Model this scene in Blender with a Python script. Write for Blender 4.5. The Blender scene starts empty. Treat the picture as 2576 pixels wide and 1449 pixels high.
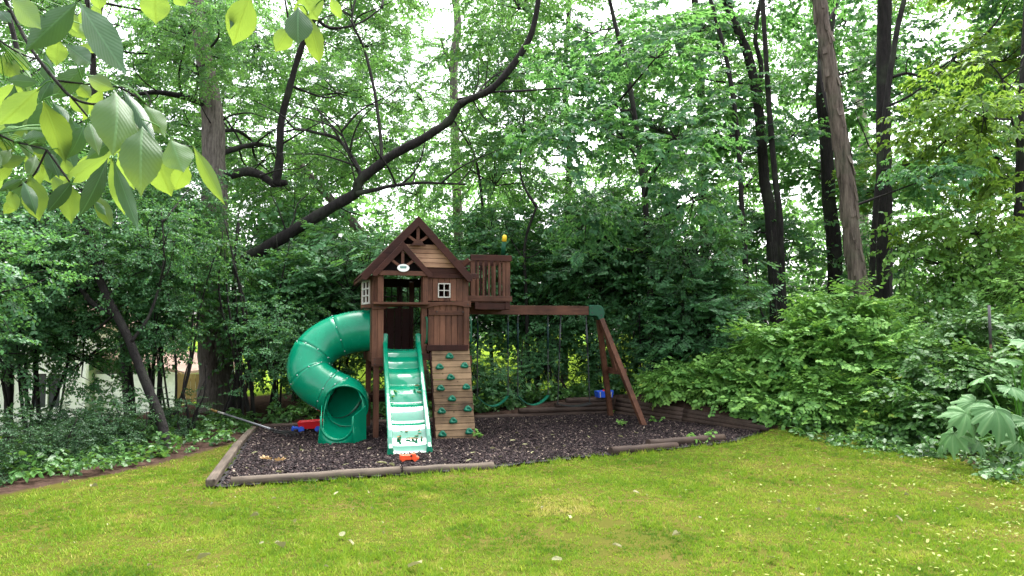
import bpy, math, random
import numpy as np
from mathutils import Vector, Matrix, Euler
S = bpy.context.scene
COL = S.collection
R = math.radians
random.seed(11)
# ------------------------------------------------------------------ camera, sky, sun, exposure
FPX, CU, CV, HOR, EYE = 1874.0, 1288.0, 724.5, 832.0, 1.6
PITCH = math.atan((HOR - CV) / FPX)
cam = bpy.data.cameras.new('camera'); co = bpy.data.objects.new('camera', cam); COL.objects.link(co)
cam.sensor_width = 36; cam.lens = 36 * FPX / 2576; cam.clip_start = 0.05; cam.clip_end = 600
co.location = (0, 0, EYE); co.rotation_euler = (math.pi / 2 + PITCH, 0, 0)
S.camera = co
SUN_EL, SUN_AZ = R(62), R(25)          # high soft light, azimuth from +Y towards +X
W = bpy.data.worlds.new('World'); S.world = W; W.use_nodes = True
nt = W.node_tree; nt.nodes.clear()
sky = nt.nodes.new('ShaderNodeTexSky'); sky.sky_type = 'NISHITA'; sky.sun_disc = False
sky.sun_elevation = SUN_EL; sky.sun_rotation = SUN_AZ; sky.dust_density = 4; sky.air_density = 1.0
hs = nt.nodes.new('ShaderNodeHueSaturation'); hs.inputs['Saturation'].default_value = 0.22   # overcast: nearly white
bg = nt.nodes.new('ShaderNodeBackground'); bg.inputs['Strength'].default_value = 0.15
ow = nt.nodes.new('ShaderNodeOutputWorld')
nt.links.new(sky.outputs[0], hs.inputs['Color']); nt.links.new(hs.outputs[0], bg.inputs[0]); nt.links.new(bg.outputs[0], ow.inputs[0])
sl = bpy.data.lights.new('sun', 'SUN'); sl.energy = 1.5; sl.angle = R(60); sl.color = (1, .96, .9)
so = bpy.data.objects.new('sun', sl); COL.objects.link(so)
d = Vector((math.sin(SUN_AZ) * math.cos(SUN_EL), math.cos(SUN_AZ) * math.cos(SUN_EL), math.sin(SUN_EL)))
so.rotation_euler = d.to_track_quat('Z', 'Y').to_euler(); so.location = (0, 0, 30)
S.view_settings.view_transform = 'Standard'; S.view_settings.look = 'None'
S.view_settings.exposure = 2.45; S.view_settings.gamma = 1.0
S.render.engine = 'CYCLES'
cy = S.cycles
cy.max_bounces = 7; cy.diffuse_bounces = 4; cy.glossy_bounces = 3; cy.transmission_bounces = 4; cy.transparent_max_bounces = 4
cy.use_denoising = True
try: cy.denoiser = 'OPENIMAGEDENOISE'; cy.denoising_prefilter = 'ACCURATE'
except Exception: pass
cy.sample_clamp_indirect = 6

# ------------------------------------------------------------------ helpers
def ray(u, v):
    t = (CV - v) / FPX
    return np.array([(u - CU) / FPX, math.cos(PITCH) - t * math.sin(PITCH), math.sin(PITCH) + t * math.cos(PITCH)])
def at(u, v, Y):
    r = ray(u, v); k = Y / r[1]
    return Vector((r[0] * k, Y, EYE + r[2] * k))
def on_ground(u, v, z=0.0):
    r = ray(u, v); k = (z - EYE) / r[2]
    return Vector((r[0] * k, r[1] * k, z))

def tag(o, label=None, cat=None, group=None, kind=None):
    if label: o['label'] = label
    if cat: o['category'] = cat
    if group: o['group'] = group
    if kind: o['kind'] = kind
    return o
def root(name, label, cat, loc=(0, 0, 0), rz=0.0, group=None):
    o = bpy.data.objects.new(name, None); COL.objects.link(o)
    o.empty_display_size = .2; o.location = loc; o.rotation_euler = (0, 0, rz)
    return tag(o, label, cat, group)
def link(name, me, parent=None, mat=None):
    o = bpy.data.objects.new(name, me); COL.objects.link(o)
    if parent: o.parent = parent
    if mat:
        me.materials.clear()
        for m in (mat if isinstance(mat, (list, tuple)) else [mat]): me.materials.append(m)
    return o
def copy_tree(o, parent=None):
    c = o.copy(); COL.objects.link(c); c.parent = parent
    for ch in list(o.children): copy_tree(ch, c)
    return c

def np_mesh(name, V, F, rnd=None, mi=None, smooth=False, uv=None):
    V = np.asarray(V, np.float32); F = np.asarray(F, np.int32); n, k = F.shape
    me = bpy.data.meshes.new(name)
    me.vertices.add(len(V)); me.vertices.foreach_set('co', V.ravel())
    me.loops.add(n * k); me.loops.foreach_set('vertex_index', F.ravel())
    me.polygons.add(n); me.polygons.foreach_set('loop_start', np.arange(0, n * k, k, dtype=np.int32))
    if mi is not None: me.polygons.foreach_set('material_index', np.asarray(mi, np.int32))
    me.update(calc_edges=True)
    if smooth: me.polygons.foreach_set('use_smooth', np.ones(n, bool))
    if rnd is not None:
        a = me.attributes.new('rnd', 'FLOAT', 'FACE'); a.data.foreach_set('value', np.asarray(rnd, np.float32))
    if uv is not None:
        l = me.uv_layers.new(name='UVMap'); l.data.foreach_set('uv', np.asarray(uv, np.float32)[F.ravel()].ravel())
    return me

class MB:
    """collects shapes and links them as one mesh object"""
    def __init__(s): s.v = []; s.f = []; s.sm = []
    def add(s, vs, fs, sm=False):
        b = len(s.v); s.v += [tuple(v) for v in vs]
        for f in fs: s.f.append(tuple(i + b for i in f)); s.sm.append(sm)
        return s
    def box(s, x0, x1, y0, y1, z0, z1):
        vs = [(x, y, z) for z in (z0, z1) for y in (y0, y1) for x in (x0, x1)]
        return s.add(vs, [(0, 2, 3, 1), (4, 5, 7, 6), (0, 1, 5, 4), (2, 6, 7, 3), (0, 4, 6, 2), (1, 3, 7, 5)])
    def bar(s, a, b, w, h, up=(0, 0, 1)):
        """rectangular bar from a to b, w across, h along up"""
        a = Vector(a); b = Vector(b); t = (b - a).normalized(); up = Vector(up)
        sx = t.cross(up)
        if sx.length < 1e-4: sx = t.cross(Vector((0, 1, 0)))
        sx.normalize(); uz = sx.cross(t)
        vs = [p + sx * i * w / 2 + uz * j * h / 2 for p in (a, b) for i, j in ((-1, -1), (1, -1), (1, 1), (-1, 1))]
        return s.add(vs, [(3, 2, 1, 0), (4, 5, 6, 7), (0, 1, 5, 4), (1, 2, 6, 5), (2, 3, 7, 6), (3, 0, 4, 7)])
    def prism(s, pts, y0, y1):
        """polygon in x,z extruded along y"""
        n = len(pts)
        vs = [(x, y0, z) for x, z in pts] + [(x, y1, z) for x, z in pts]
        fs = [tuple(range(n)), tuple(range(2 * n - 1, n - 1, -1))]
        fs += [(i, i + n, (i + 1) % n + n, (i + 1) % n) for i in range(n)]
        return s.add(vs, fs)
    def tube(s, pts, rad, n=8, cap=True, sm=True):
        pts = [Vector(p) for p in pts]; m = len(pts)
        if not hasattr(rad, '__len__'): rad = [rad] * m
        ref = Vector((0.31, 0.17, 1)) if abs((pts[-1] - pts[0]).normalized().z) < .9 else Vector((1, .2, 0))
        vs = []
        for i, p in enumerate(pts):
            t = (pts[min(i + 1, m - 1)] - pts[max(i - 1, 0)]).normalized()
            a = t.cross(ref).normalized(); b = a.cross(t)
            for k in range(n):
                th = 2 * math.pi * k / n
                vs.append(p + (a * math.cos(th) + b * math.sin(th)) * rad[i])
        fs = [(i * n + k, i * n + (k + 1) % n, (i + 1) * n + (k + 1) % n, (i + 1) * n + k) for i in range(m - 1) for k in range(n)]
        s.add(vs, fs, sm)
        if cap:
            b = len(s.v) - m * n
            s.f.append(tuple(b + k for k in range(n - 1, -1, -1))); s.sm.append(False)
            s.f.append(tuple(b + (m - 1) * n + k for k in range(n))); s.sm.append(False)
        return s
    def ball(s, c, r, n=8, m=6):
        c = Vector(c); r = Vector((r, r, r)) if not hasattr(r, '__len__') else Vector(r)
        vs = []; fs = []
        for i in range(m + 1):
            ph = math.pi * i / m
            for k in range(n):
                th = 2 * math.pi * k / n
                vs.append(c + Vector((r.x * math.sin(ph) * math.cos(th), r.y * math.sin(ph) * math.sin(th), r.z * math.cos(ph))))
        for i in range(m):
            for k in range(n): fs.append((i * n + k, (i + 1) * n + k, (i + 1) * n + (k + 1) % n, i * n + (k + 1) % n))
        return s.add(vs, fs, True)
    def mesh(s, name):
        me = bpy.data.meshes.new(name); me.from_pydata(s.v, [], s.f); me.update()
        me.polygons.foreach_set('use_smooth', s.sm); return me
    def build(s, name, mat, parent=None, bevel=0):
        o = link(name, s.mesh(name), parent, mat)
        if bevel:
            b = o.modifiers.new('edge', 'BEVEL'); b.width = bevel; b.segments = 2; b.limit_method = 'ANGLE'; b.angle_limit = R(40)
        return o

def smooth_path(pts, per=4, rad=None):
    """Catmull-Rom through the points, radii interpolated with it"""
    P = [Vector(p) for p in pts]; n = len(P); out = []; ro = []
    for i in range(n - 1):
        p0, p1, p2, p3 = P[max(i - 1, 0)], P[i], P[i + 1], P[min(i + 2, n - 1)]
        for k in range(per):
            t = k / per
            out.append(.5 * ((2 * p1) + (p2 - p0) * t + (2 * p0 - 5 * p1 + 4 * p2 - p3) * t * t + (3 * p1 - p0 - 3 * p2 + p3) * t ** 3))
            if rad: ro.append(rad[i] * (1 - t) + rad[i + 1] * t)
    out.append(P[-1])
    if rad: ro.append(rad[-1]); return out, ro
    return out

# ------------------------------------------------------------------ materials
M = {}
def newmat(name):
    m = bpy.data.materials.new(name); m.use_nodes = True; t = m.node_tree; t.nodes.clear()
    o = t.nodes.new('ShaderNodeOutputMaterial'); M[name] = m
    return m, t, o
def N(t, typ, **kw):
    n = t.nodes.new(typ)
    for k, v in kw.items():
        if k.startswith('_'): setattr(n, k[1:], v)
        else: n.inputs[k].default_value = v
    return n
def rgba(c): return (c[0], c[1], c[2], 1)
def ramp(t, fac, stops):
    r = t.nodes.new('ShaderNodeValToRGB'); e = r.color_ramp.elements
    e[0].position, e[0].color = stops[0][0], rgba(stops[0][1]); e[1].position, e[1].color = stops[-1][0], rgba(stops[-1][1])
    for p, c in stops[1:-1]: x = e.new(p); x.color = rgba(c)
    t.links.new(fac, r.inputs[0]); return r.outputs[0]
def noise(t, vec, scale, detail=4, rough=.6):
    n = N(t, 'ShaderNodeTexNoise', Scale=scale, Detail=detail, Roughness=rough)
    if vec is not None: t.links.new(vec, n.inputs['Vector'])
    return n.outputs['Fac']
def coords(t, sc=(1, 1, 1), out='Object'):
    c = t.nodes.new('ShaderNodeTexCoord'); mp = N(t, 'ShaderNodeMapping', Scale=sc)
    t.links.new(c.outputs[out], mp.inputs[0]); return mp.outputs[0]
def mathn(t, op, a, b=None):
    n = t.nodes.new('ShaderNodeMath'); n.operation = op
    for i, x in enumerate((a, b)):
        if x is None: continue
        if isinstance(x, (int, float)): n.inputs[i].default_value = x
        else: t.links.new(x, n.inputs[i])
    return n.outputs[0]
def mixc(t, fac, a, b, mode='MIX'):
    n = t.nodes.new('ShaderNodeMix'); n.data_type = 'RGBA'; n.blend_type = mode
    for s, x in ((n.inputs[0], fac), (n.inputs[6], a), (n.inputs[7], b)):
        if isinstance(x, (int, float)): s.default_value = x
        elif isinstance(x, tuple): s.default_value = rgba(x)
        else: t.links.new(x, s)
    return n.outputs[2]
def bumpn(t, h, strength=.5, dist=.01):
    b = N(t, 'ShaderNodeBump', Strength=strength, Distance=dist); t.links.new(h, b.inputs['Height']); return b.outputs[0]
def bsdf(t, o, col, rough=.6, spec=.5, normal=None, metal=0):
    b = t.nodes.new('ShaderNodeBsdfPrincipled')
    for k, x in (('Base Color', col), ('Roughness', rough), ('Specular IOR Level', spec), ('Metallic', metal)):
        if isinstance(x, (int, float)): b.inputs[k].default_value = x
        elif isinstance(x, tuple): b.inputs[k].default_value = rgba(x)
        else: t.links.new(x, b.inputs[k])
    if normal is not None: t.links.new(normal, b.inputs['Normal'])
    if o is not None: t.links.new(b.outputs[0], o.inputs[0])
    return b

def wood(name, dark, light, axis=2, rough=.55, wet=True):
    m, t, o = newmat(name)
    sc = [45, 45, 45]; sc[axis] = 2.2
    g = noise(t, coords(t, tuple(sc)), 1.0, 5, .65)
    big = noise(t, coords(t, (1.3, 1.3, 1.3)), 2.0, 4)
    isl = t.nodes.new('ShaderNodeNewGeometry').outputs['Random Per Island']
    f = mathn(t, 'ADD', mathn(t, 'MULTIPLY', g, .55), mathn(t, 'MULTIPLY', isl, .3))
    f = mathn(t, 'SUBTRACT', mathn(t, 'ADD', f, mathn(t, 'MULTIPLY', big, .75)), .2)
    c = ramp(t, f, [(.35, dark), (.85, light)])
    kn = N(t, 'ShaderNodeTexVoronoi', Scale=5.5); t.links.new(coords(t), kn.inputs['Vector'])
    k = ramp(t, kn.outputs['Distance'], [(.04, (.25, .2, .2)), (.1, (1, 1, 1))])
    c = mixc(t, .8, c, k, 'MULTIPLY')
    r = ramp(t, big, [(.3, (rough - .2,) * 3), (.7, (rough + .15,) * 3)])
    bsdf(t, o, c, r, .15, bumpn(t, g, .35, .004)); return m
wood('wood_upright', (0.042, 0.0178, 0.0115), (0.2, 0.092, 0.056), 2)
wood('wood_level', (0.037, 0.0155, 0.0105), (0.155, 0.07, 0.044), 0)
wood('wood_deep', (0.037, 0.0155, 0.0105), (0.155, 0.07, 0.044), 1)
wood('wood_trim', (0.021, 0.008, 0.006), (0.08, 0.031, 0.022), 0, .6)
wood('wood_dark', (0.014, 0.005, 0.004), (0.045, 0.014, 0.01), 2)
wood('wood_siding', (0.15, 0.07, 0.04), (0.5, 0.31, 0.195), 0)
wood('wood_climb', (0.045, 0.028, 0.016), (0.3, 0.2, 0.115), 0, .7)
wood('timber_grey', (0.03, 0.024, 0.02), (0.17, 0.135, 0.105), 0, .75)
wood('timber_brown', (0.0144, 0.0104, 0.0096), (0.088, 0.06, 0.0464), 0, .7)
wood('fence_yellow', (0.16, 0.1, 0.04), (0.28, 0.19, 0.08), 2, .7)

def plain(name, col, rough=.5, spec=.5, var=.15, scale=8, bump=0, metal=0):
    m, t, o = newmat(name)
    n = noise(t, coords(t), scale, 4)
    c = ramp(t, n, [(.25, tuple(x * (1 - var) for x in col)), (.75, tuple(min(1, x * (1 + var)) for x in col))])
    bsdf(t, o, c, rough, spec, bumpn(t, n, bump, .01) if bump else None, metal); return m
def plastic(name, col, rough=.22, dirt=.35):
    m, t, o = newmat(name)
    v = coords(t)
    n = noise(t, v, 3.0, 5); n2 = noise(t, v, 60, 3)
    c = ramp(t, n, [(.3, tuple(x * .86 for x in col)), (.7, tuple(x * 1.1 for x in col))])
    dm = ramp(t, noise(t, v, 14, 6, .7), [(.60, (0, 0, 0)), (.72, (dirt, dirt, dirt))])
    c = mixc(t, dm, c, (.07, .065, .05))
    r = ramp(t, n, [(.3, (rough,) * 3), (.75, (rough + .2,) * 3)])
    bsdf(t, o, c, r, .35, bumpn(t, n2, .06, .003)); return m
plastic('green_plastic', (.001, .22, .115), .13, .12)
plastic('green_slide', (.001, .19, .10), .16, .3)
plastic('green_hold', (.002, .13, .075), .3, .3)
plastic('green_bracket', (.002, .065, .028), .4, .2)
plastic('red_plastic', (.55, .012, .02), .3)
plastic('blue_plastic', (.02, .09, .55), .3)
plastic('orange_plastic', (.75, .085, .02), .35, .1)
plastic('yellow_plastic', (.75, .52, .03), .35, .1)
plastic('black_plastic', (.012, .012, .013), .4)
plastic('white_plastic', (.50, .48, .43), .45, .3)
nd = M['green_slide'].node_tree
pbs = [x for x in nd.nodes if x.type == 'BSDF_PRINCIPLED'][0]
wet = ramp(nd, noise(nd, coords(nd, (1.2, 1.2, 1.2)), 4.0, 3), [(.50, (.05, .05, .05)), (.56, (1, 1, 1))])
sz_ = nd.nodes.new('ShaderNodeSeparateXYZ'); nd.links.new(coords(nd), sz_.inputs[0])
pool = ramp(nd, mathn(nd, 'ADD', sz_.outputs[2], mathn(nd, 'MULTIPLY', noise(nd, coords(nd), 9, 4), .35)), [(.70, (1, 1, 1)), (.92, (0, 0, 0))])
nd.links.new(mathn(nd, 'MAXIMUM', mathn(nd, 'MULTIPLY', wet, .5), pool), pbs.inputs['Coat Weight']); pbs.inputs['Specular IOR Level'].default_value = .16; pbs.inputs['Coat Roughness'].default_value = .03; pbs.inputs['Coat IOR'].default_value = 2.1
plain('bolt_dark', (.03, .028, .03), .5, .5)
plain('bolt_steel', (.55, .6, .6), .35, .5, metal=1)
plain('seam_dark', (.004, .07, .042), .5)
plain('sign_white', (.75, .76, .74), .4)
plain('sign_green', (.03, .16, .13), .5)
plain('sign_ink', (.38, .50, .46), .5)
plain('metal_grey', (.20, .205, .22), .4, .4, .25, metal=.3)
plain('post_grey', (.07, .065, .07), .6, .3, .3)
plain('rust', (.07, .03, .02), .8, .3, .5, 18, .4)
plain('tool_grip', (.35, .21, .06), .5)
plain('chain', (.02, .024, .026), .45, .5, .3, 30)
plain('chain_green', (.004, .022, .022), .6, .3)
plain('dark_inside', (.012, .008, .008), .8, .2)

def siding():
    m, t, o = newmat('white_siding')
    c = coords(t); s = t.nodes.new('ShaderNodeSeparateXYZ'); t.links.new(c, s.inputs[0])
    f = mathn(t, 'FRACT', mathn(t, 'MULTIPLY', s.outputs[2], 7))
    col = ramp(t, noise(t, c, 3), [(.3, (.76, .75, .73)), (.7, (.84, .83, .82))])
    bsdf(t, o, col, .6, .3, bumpn(t, f, 1.0, .03)); return m
siding()
plain('shingle', (.30, .20, .17), .9, .2, .35, 14, .6)
plain('glass_dark', (.03, .045, .05), .08, .8)
plain('white_paint', (.78, .77, .75), .5)

def leafmat(name, dark, light, trans, tfac=.35, rough=.42, spec=.5, lime=None, veins=False):
    m, t, o = newmat(name)
    a = N(t, 'ShaderNodeAttribute', _attribute_name='rnd')
    oi = t.nodes.new('ShaderNodeObjectInfo').outputs['Random']
    f = mathn(t, 'ADD', mathn(t, 'MULTIPLY', a.outputs['Fac'], .75), mathn(t, 'MULTIPLY', oi, .25))
    c = ramp(t, f, [(.1, dark), (.75, light)] + ([(.97, lime)] if lime else []))
    tc = mixc(t, .45, c, trans)
    tr = t.nodes.new('ShaderNodeBsdfTranslucent')
    nrm = None
    if veins:
        uvn = t.nodes.new('ShaderNodeTexCoord'); sp = t.nodes.new('ShaderNodeSeparateXYZ'); t.links.new(uvn.outputs['UV'], sp.inputs[0])
        sx = mathn(t, 'ABSOLUTE', mathn(t, 'SUBTRACT', sp.outputs[0], .5))
        ph = mathn(t, 'SUBTRACT', mathn(t, 'MULTIPLY', sp.outputs[1], 13), mathn(t, 'MULTIPLY', sx, 9))
        side = mathn(t, 'PINGPONG', ph, .5)
        vein = ramp(t, side, [(.0, (1, 1, 1)), (.09, (0, 0, 0))])
        mid = ramp(t, sx, [(.0, (1, 1, 1)), (.022, (1, 1, 1)), (.035, (0, 0, 0))])
        vv = mathn(t, 'MAXIMUM', mathn(t, 'MULTIPLY', vein, .35), mid)
        blot = noise(t, coords(t), 30, 4)
        c = mixc(t, mathn(t, 'MULTIPLY', blot, .35), c, tuple(x * .55 for x in dark))
        c = mixc(t, mathn(t, 'MULTIPLY', vv, .5), c, tuple(min(1, x * 1.9 + .02) for x in light))
        tc = mixc(t, mathn(t, 'MULTIPLY', vv, .55), tc, tuple(x * .35 for x in trans))
        hh = mathn(t, 'ADD', mathn(t, 'MULTIPLY', side, 1.0), mathn(t, 'MULTIPLY', noise(t, coords(t), 150, 2), .35))
        nrm = bumpn(t, hh, .22, .004)
    b = bsdf(t, None, c, rough, spec, nrm)
    t.links.new(tc, tr.inputs[0])
    ms = N(t, 'ShaderNodeMixShader'); ms.inputs[0].default_value = tfac
    t.links.new(b.outputs[0], ms.inputs[1]); t.links.new(tr.outputs[0], ms.inputs[2]); t.links.new(ms.outputs[0], o.inputs[0])
    return m
leafmat('leaf_under', (.022, .080, .034), (.105, .28, .11), (.26, .56, .06), .42, .42, .36)
leafmat('leaf_canopy', (.028, .090, .038), (.115, .28, .10), (.30, .60, .08), .50, .45, .3)
leafmat('leaf_big', (.024, .090, .046), (.105, .28, .125), (.28, .60, .08), .47, .40, .34)
leafmat('leaf_lime', (.040, .120, .024), (.15, .30, .055), (.42, .62, .06), .50, .45, .3)
leafmat('leaf_bush', (.070, .20, .042), (.26, .50, .11), (.36, .62, .08), .32, .45, .28, (.42, .52, .07))
leafmat('leaf_ground', (.024, .085, .020), (.10, .25, .055), (.26, .46, .05), .30)
leafmat('leaf_hickory', (.022, .070, .026), (.075, .17, .062), (.40, .54, .03), .46, .42, .34, None, True)
leafmat('leaf_hickory_shaded', (.016, .055, .022), (.045, .12, .045), (.14, .26, .03), .18, .38, .36, None, True)  # darker, less translucent leaf_hickory copy: shade on some leaves put into the colour
leafmat('leaf_broad', (.050, .15, .045), (.11, .26, .085), (.25, .42, .06), .22, .55, .3)
leafmat('leaf_fallen', (.08, .09, .03), (.26, .25, .13), (.4, .4, .15), .15, .6, .3)
leafmat('leaf_litter', (.12, .17, .02), (.28, .31, .08), (.4, .4, .1), .2, .6, .2)
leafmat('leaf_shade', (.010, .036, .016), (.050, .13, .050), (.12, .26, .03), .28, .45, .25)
leafmat('leaf_tan', (.20, .12, .05), (.36, .24, .12), (.5, .3, .1), .2, .6, .3)
leafmat('grass', (.055, .125, .010), (.19, .29, .025), (.30, .42, .02), .35, .6, .08)

def barkmat(name, dark, light, sc=(14, 14, 2.5), b=.9):
    m, t, o = newmat(name)
    g = noise(t, coords(t, sc), 1.6, 6, .7); g2 = noise(t, coords(t), 1.7, 3)
    c = ramp(t, g, [(.3, dark), (.72, light)])
    c = mixc(t, ramp(t, g2, [(.5, (0, 0, 0)), (.75, (.45, .45, .45))]), c, (.06, .085, .045))
    bsdf(t, o, c, .85, .25, bumpn(t, g, b, .04)); return m
barkmat('bark_dark', (.006, .005, .005), (.028, .024, .023))
barkmat('bark_oak', (.03, .026, .022), (.22, .19, .165), (16, 16, 2.2))
barkmat('bark_shag', (.022, .016, .013), (.20, .16, .13), (9, 9, 1.3))
barkmat('bark_pale', (.20, .17, .15), (.50, .45, .40))

nd = M['leaf_broad'].node_tree
pbb = [x for x in nd.nodes if x.type == 'BSDF_PRINCIPLED'][0]; old = pbb.inputs['Base Color'].links[0].from_socket
va = N(nd, 'ShaderNodeAttribute', _attribute_name='vein').outputs['Fac']
nd.links.new(mixc(nd, mathn(nd, 'MULTIPLY', va, .3), mixc(nd, mathn(nd, 'MULTIPLY', noise(nd, coords(nd), 16, 5), .5), old, (.04, .10, .03)), (.26, .40, .18)), pbb.inputs['Base Color'])
# grounds
def groundmat():
    m, t, o = newmat('ground')
    v = coords(t)
    a = N(t, 'ShaderNodeAttribute', _attribute_name='soil')
    n1 = noise(t, v, .8, 5); n2 = noise(t, v, 9, 5, .7); n3 = noise(t, v, 60, 3)
    grass = ramp(t, n1, [(.30, (.05, .065, .010)), (.52, (.085, .075, .018)), (.72, (.13, .085, .035))])
    grass = mixc(t, mathn(t, 'MULTIPLY', n3, .6), grass, (.03, .055, .008))
    fa = N(t, 'ShaderNodeAttribute', _attribute_name='far').outputs['Fac']
    grass = mixc(t, fa, grass, ramp(t, n1, [(.3, (.08, .15, .014)), (.7, (.15, .20, .025))]))
    soil = ramp(t, n2, [(.3, (.018, .012, .010)), (.7, (.085, .055, .042))])
    f = mathn(t, 'ADD', a.outputs['Fac'], mathn(t, 'MULTIPLY', mathn(t, 'SUBTRACT', n2, .5), .8))
    f = ramp(t, f, [(.42, (0, 0, 0)), (.58, (1, 1, 1))])
    bsdf(t, o, mixc(t, f, grass, soil), .95, .0, bumpn(t, n2, .6, .03)); return m
groundmat()
def mulchmat():
    m, t, o = newmat('mulch')
    n = noise(t, coords(t), 35, 5, .7)
    c = ramp(t, n, [(.3, (.004, .003, .004)), (.7, (.02, .014, .017))])
    bsdf(t, o, c, .75, .4, bumpn(t, n, 1, .03)); return m
mulchmat()
m, t, o = newmat('chips')
isl = N(t, 'ShaderNodeAttribute', _attribute_name='rnd').outputs['Fac']
bsdf(t, o, ramp(t, isl, [(0, (.004, .0026, .003)), (.55, (.020, .0132, .0145)), (.88, (.052, .036, .036)), (.965, (.12, .085, .075)), (1, (.30, .25, .19))]), .7, .15)
# ------------------------------------------------------------------ ground
BED = [(-2.97, 7.72), (-.55, 8.66), (1.25, 9.72), (3.05, 10.72), (3.85, 11.75), (1.92, 14.25), (-.70, 13.45), (-4.12, 12.2)]
BEDn = np.array(BED)
def inside(P, poly):
    x, y = P[:, 0], P[:, 1]; c = np.zeros(len(P), bool); n = len(poly)
    for i in range(n):
        x0, y0 = poly[i]; x1, y1 = poly[(i + 1) % n]
        k = ((y0 > y) != (y1 > y)) & (x < (x1 - x0) * (y - y0) / (y1 - y0 + 1e-12) + x0)
        c ^= k
    return c
def dist_poly(P, poly, closed=True):
    dmin = np.full(len(P), 1e9); n = len(poly)
    for i in range(n if closed else n - 1):
        a = np.array(poly[i]); b = np.array(poly[(i + 1) % n]); ab = b - a
        t = np.clip(((P - a) @ ab) / (ab @ ab), 0, 1)
        dmin = np.minimum(dmin, np.linalg.norm(P - (a + t[:, None] * ab), axis=1))
    return dmin
def sstep(x, a, b):
    t = np.clip((x - a) / (b - a), 0, 1); return t * t * (3 - 2 * t)
LAWN = [(-6.2, -2), (-5.9, 5.0), (-5.0, 7.35), (-4.42, 8.6), (-3.95, 11.0), (-4.1, 12.0), (3.9, 11.75), (4.4, 11.45), (5.4, 11.2), (5.9, 10.2), (5.6, 9.2), (6.3, 7.8), (6.9, 5), (7.2, -2)]
def gz(P):
    P = np.atleast_2d(np.asarray(P, float)); x, y = P[:, 0], P[:, 1]
    z = -2.3 * sstep(-x, 5.2, 19) * sstep(y, 5, 14)
    z = z + .025 * np.sin(x * 1.3 + .5) * np.sin(y * 1.1) * sstep(np.hypot(x, y), 0, 6)
    bank = .34 * np.exp(-(((x - 1.95) ** 2 + (y - 14.3) ** 2) / 2.0 ** 2)) + .22 * np.exp(-(((x - 4.2) ** 2 + (y - 13.3) ** 2) / 1.8 ** 2))
    ins = inside(P, BED); dd = dist_poly(P, BED)
    z = z * np.where(ins, 0, sstep(dd, 0, 1.2)) + np.where(ins, 0, bank * sstep(dd, .10, .3))
    return z
def gzf(x, y): return float(gz([[x, y]])[0])
def axis(lo, hi, fine_lo, fine_hi, step):
    a = list(np.arange(fine_lo, fine_hi, step)); s = step; x = fine_hi
    while x < hi: a.append(x); s *= 1.25; x += s
    s = step; x = fine_lo; b = []
    while x > lo: s *= 1.25; x -= s; b.append(x)
    return np.array(b[::-1] + a)
gx = axis(-260, 260, -8, 8, .13); gy = axis(-40, 420, 3, 17, .13)
X, Y = np.meshgrid(gx, gy); P = np.stack([X.ravel(), Y.ravel()], 1)
Vg = np.column_stack([P, gz(P) - .004])
nx, ny = len(gx), len(gy)
ii = (np.arange(ny - 1)[:, None] * nx + np.arange(nx - 1)[None]).ravel()
me = np_mesh('ground', Vg, np.stack([ii, ii + 1, ii + nx + 1, ii + nx], 1), smooth=True)
ins = inside(P, LAWN); dl = dist_poly(P, LAWN)
soil = np.where(ins, .5 - dl * 1.6, .5 + dl * 2.0).clip(0, 1)
wood_far = sstep(P[:, 1], 19, 22) * (1 - sstep(P[:, 1], 46, 52)) * 0 + sstep(P[:, 1], 18, 21)
soil = np.where(P[:, 1] > 17, soil * (1 - wood_far), soil)
a = me.attributes.new('soil', 'FLOAT', 'POINT'); a.data.foreach_set('value', soil.astype(np.float32))
a = me.attributes.new('far', 'FLOAT', 'POINT'); a.data.foreach_set('value', sstep(P[:, 1], 16.5, 18).astype(np.float32))
tag(link('ground', me, None, M['ground']), kind='structure')
# mulch sheet
rng = np.random.default_rng(5)
bx = np.arange(-4.4, 4.2, .09); by = np.arange(7.5, 14.6, .09)
Xb, Yb = np.meshgrid(bx, by); Pb = np.stack([Xb.ravel(), Yb.ravel()], 1)
keep = inside(Pb, BED)
Zb = .02 + .03 * np.sin(Pb[:, 0] * 2.1 + 1) * np.sin(Pb[:, 1] * 1.7) * sstep(dist_poly(Pb, BED), 0, .8) + rng.normal(0, .006, len(Pb))
ii = (np.arange(len(by) - 1)[:, None] * len(bx) + np.arange(len(bx) - 1)[None]).ravel()
Fq = np.stack([ii, ii + 1, ii + len(bx) + 1, ii + len(bx)], 1); Fq = Fq[keep[Fq].any(1)]
me = np_mesh('mulch_bed', np.column_stack([Pb, Zb]), Fq, smooth=True)
tag(link('mulch_bed', me, None, M['mulch']), kind='structure')
# loose bark chips
n = 62000
C = np.column_stack([rng.uniform(-4.2, 3.9, n * 2), rng.uniform(7.6, 14.4, n * 2)]); C = C[inside(C, BED)][:n]; n = len(C)
L = rng.uniform(.006, .021, n); Wd = L * rng.uniform(.25, .7, n); th = rng.uniform(0, 6.28, n); tilt = rng.normal(0, .45, n); tl2 = rng.normal(0, .35, n)
base = .025 + .03 * np.sin(C[:, 0] * 2.1 + 1) * np.sin(C[:, 1] * 1.7) * sstep(dist_poly(C, BED), 0, .8) + rng.uniform(0, .018, n)
q = np.array([(-1, -1), (1, -1), (1, 1), (-1, 1)], float)
lx = q[None, :, 0] * L[:, None]; ly = q[None, :, 1] * Wd[:, None]
Vx = C[:, 0:1] + lx * np.cos(th)[:, None] - ly * np.sin(th)[:, None]
Vy = C[:, 1:2] + lx * np.sin(th)[:, None] + ly * np.cos(th)[:, None]
Vz = base[:, None] + lx * np.sin(tilt)[:, None] + ly * np.sin(tl2)[:, None]
top = np.stack([Vx, Vy, Vz], 2); bot = top - np.array([0, 0, .007])
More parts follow.
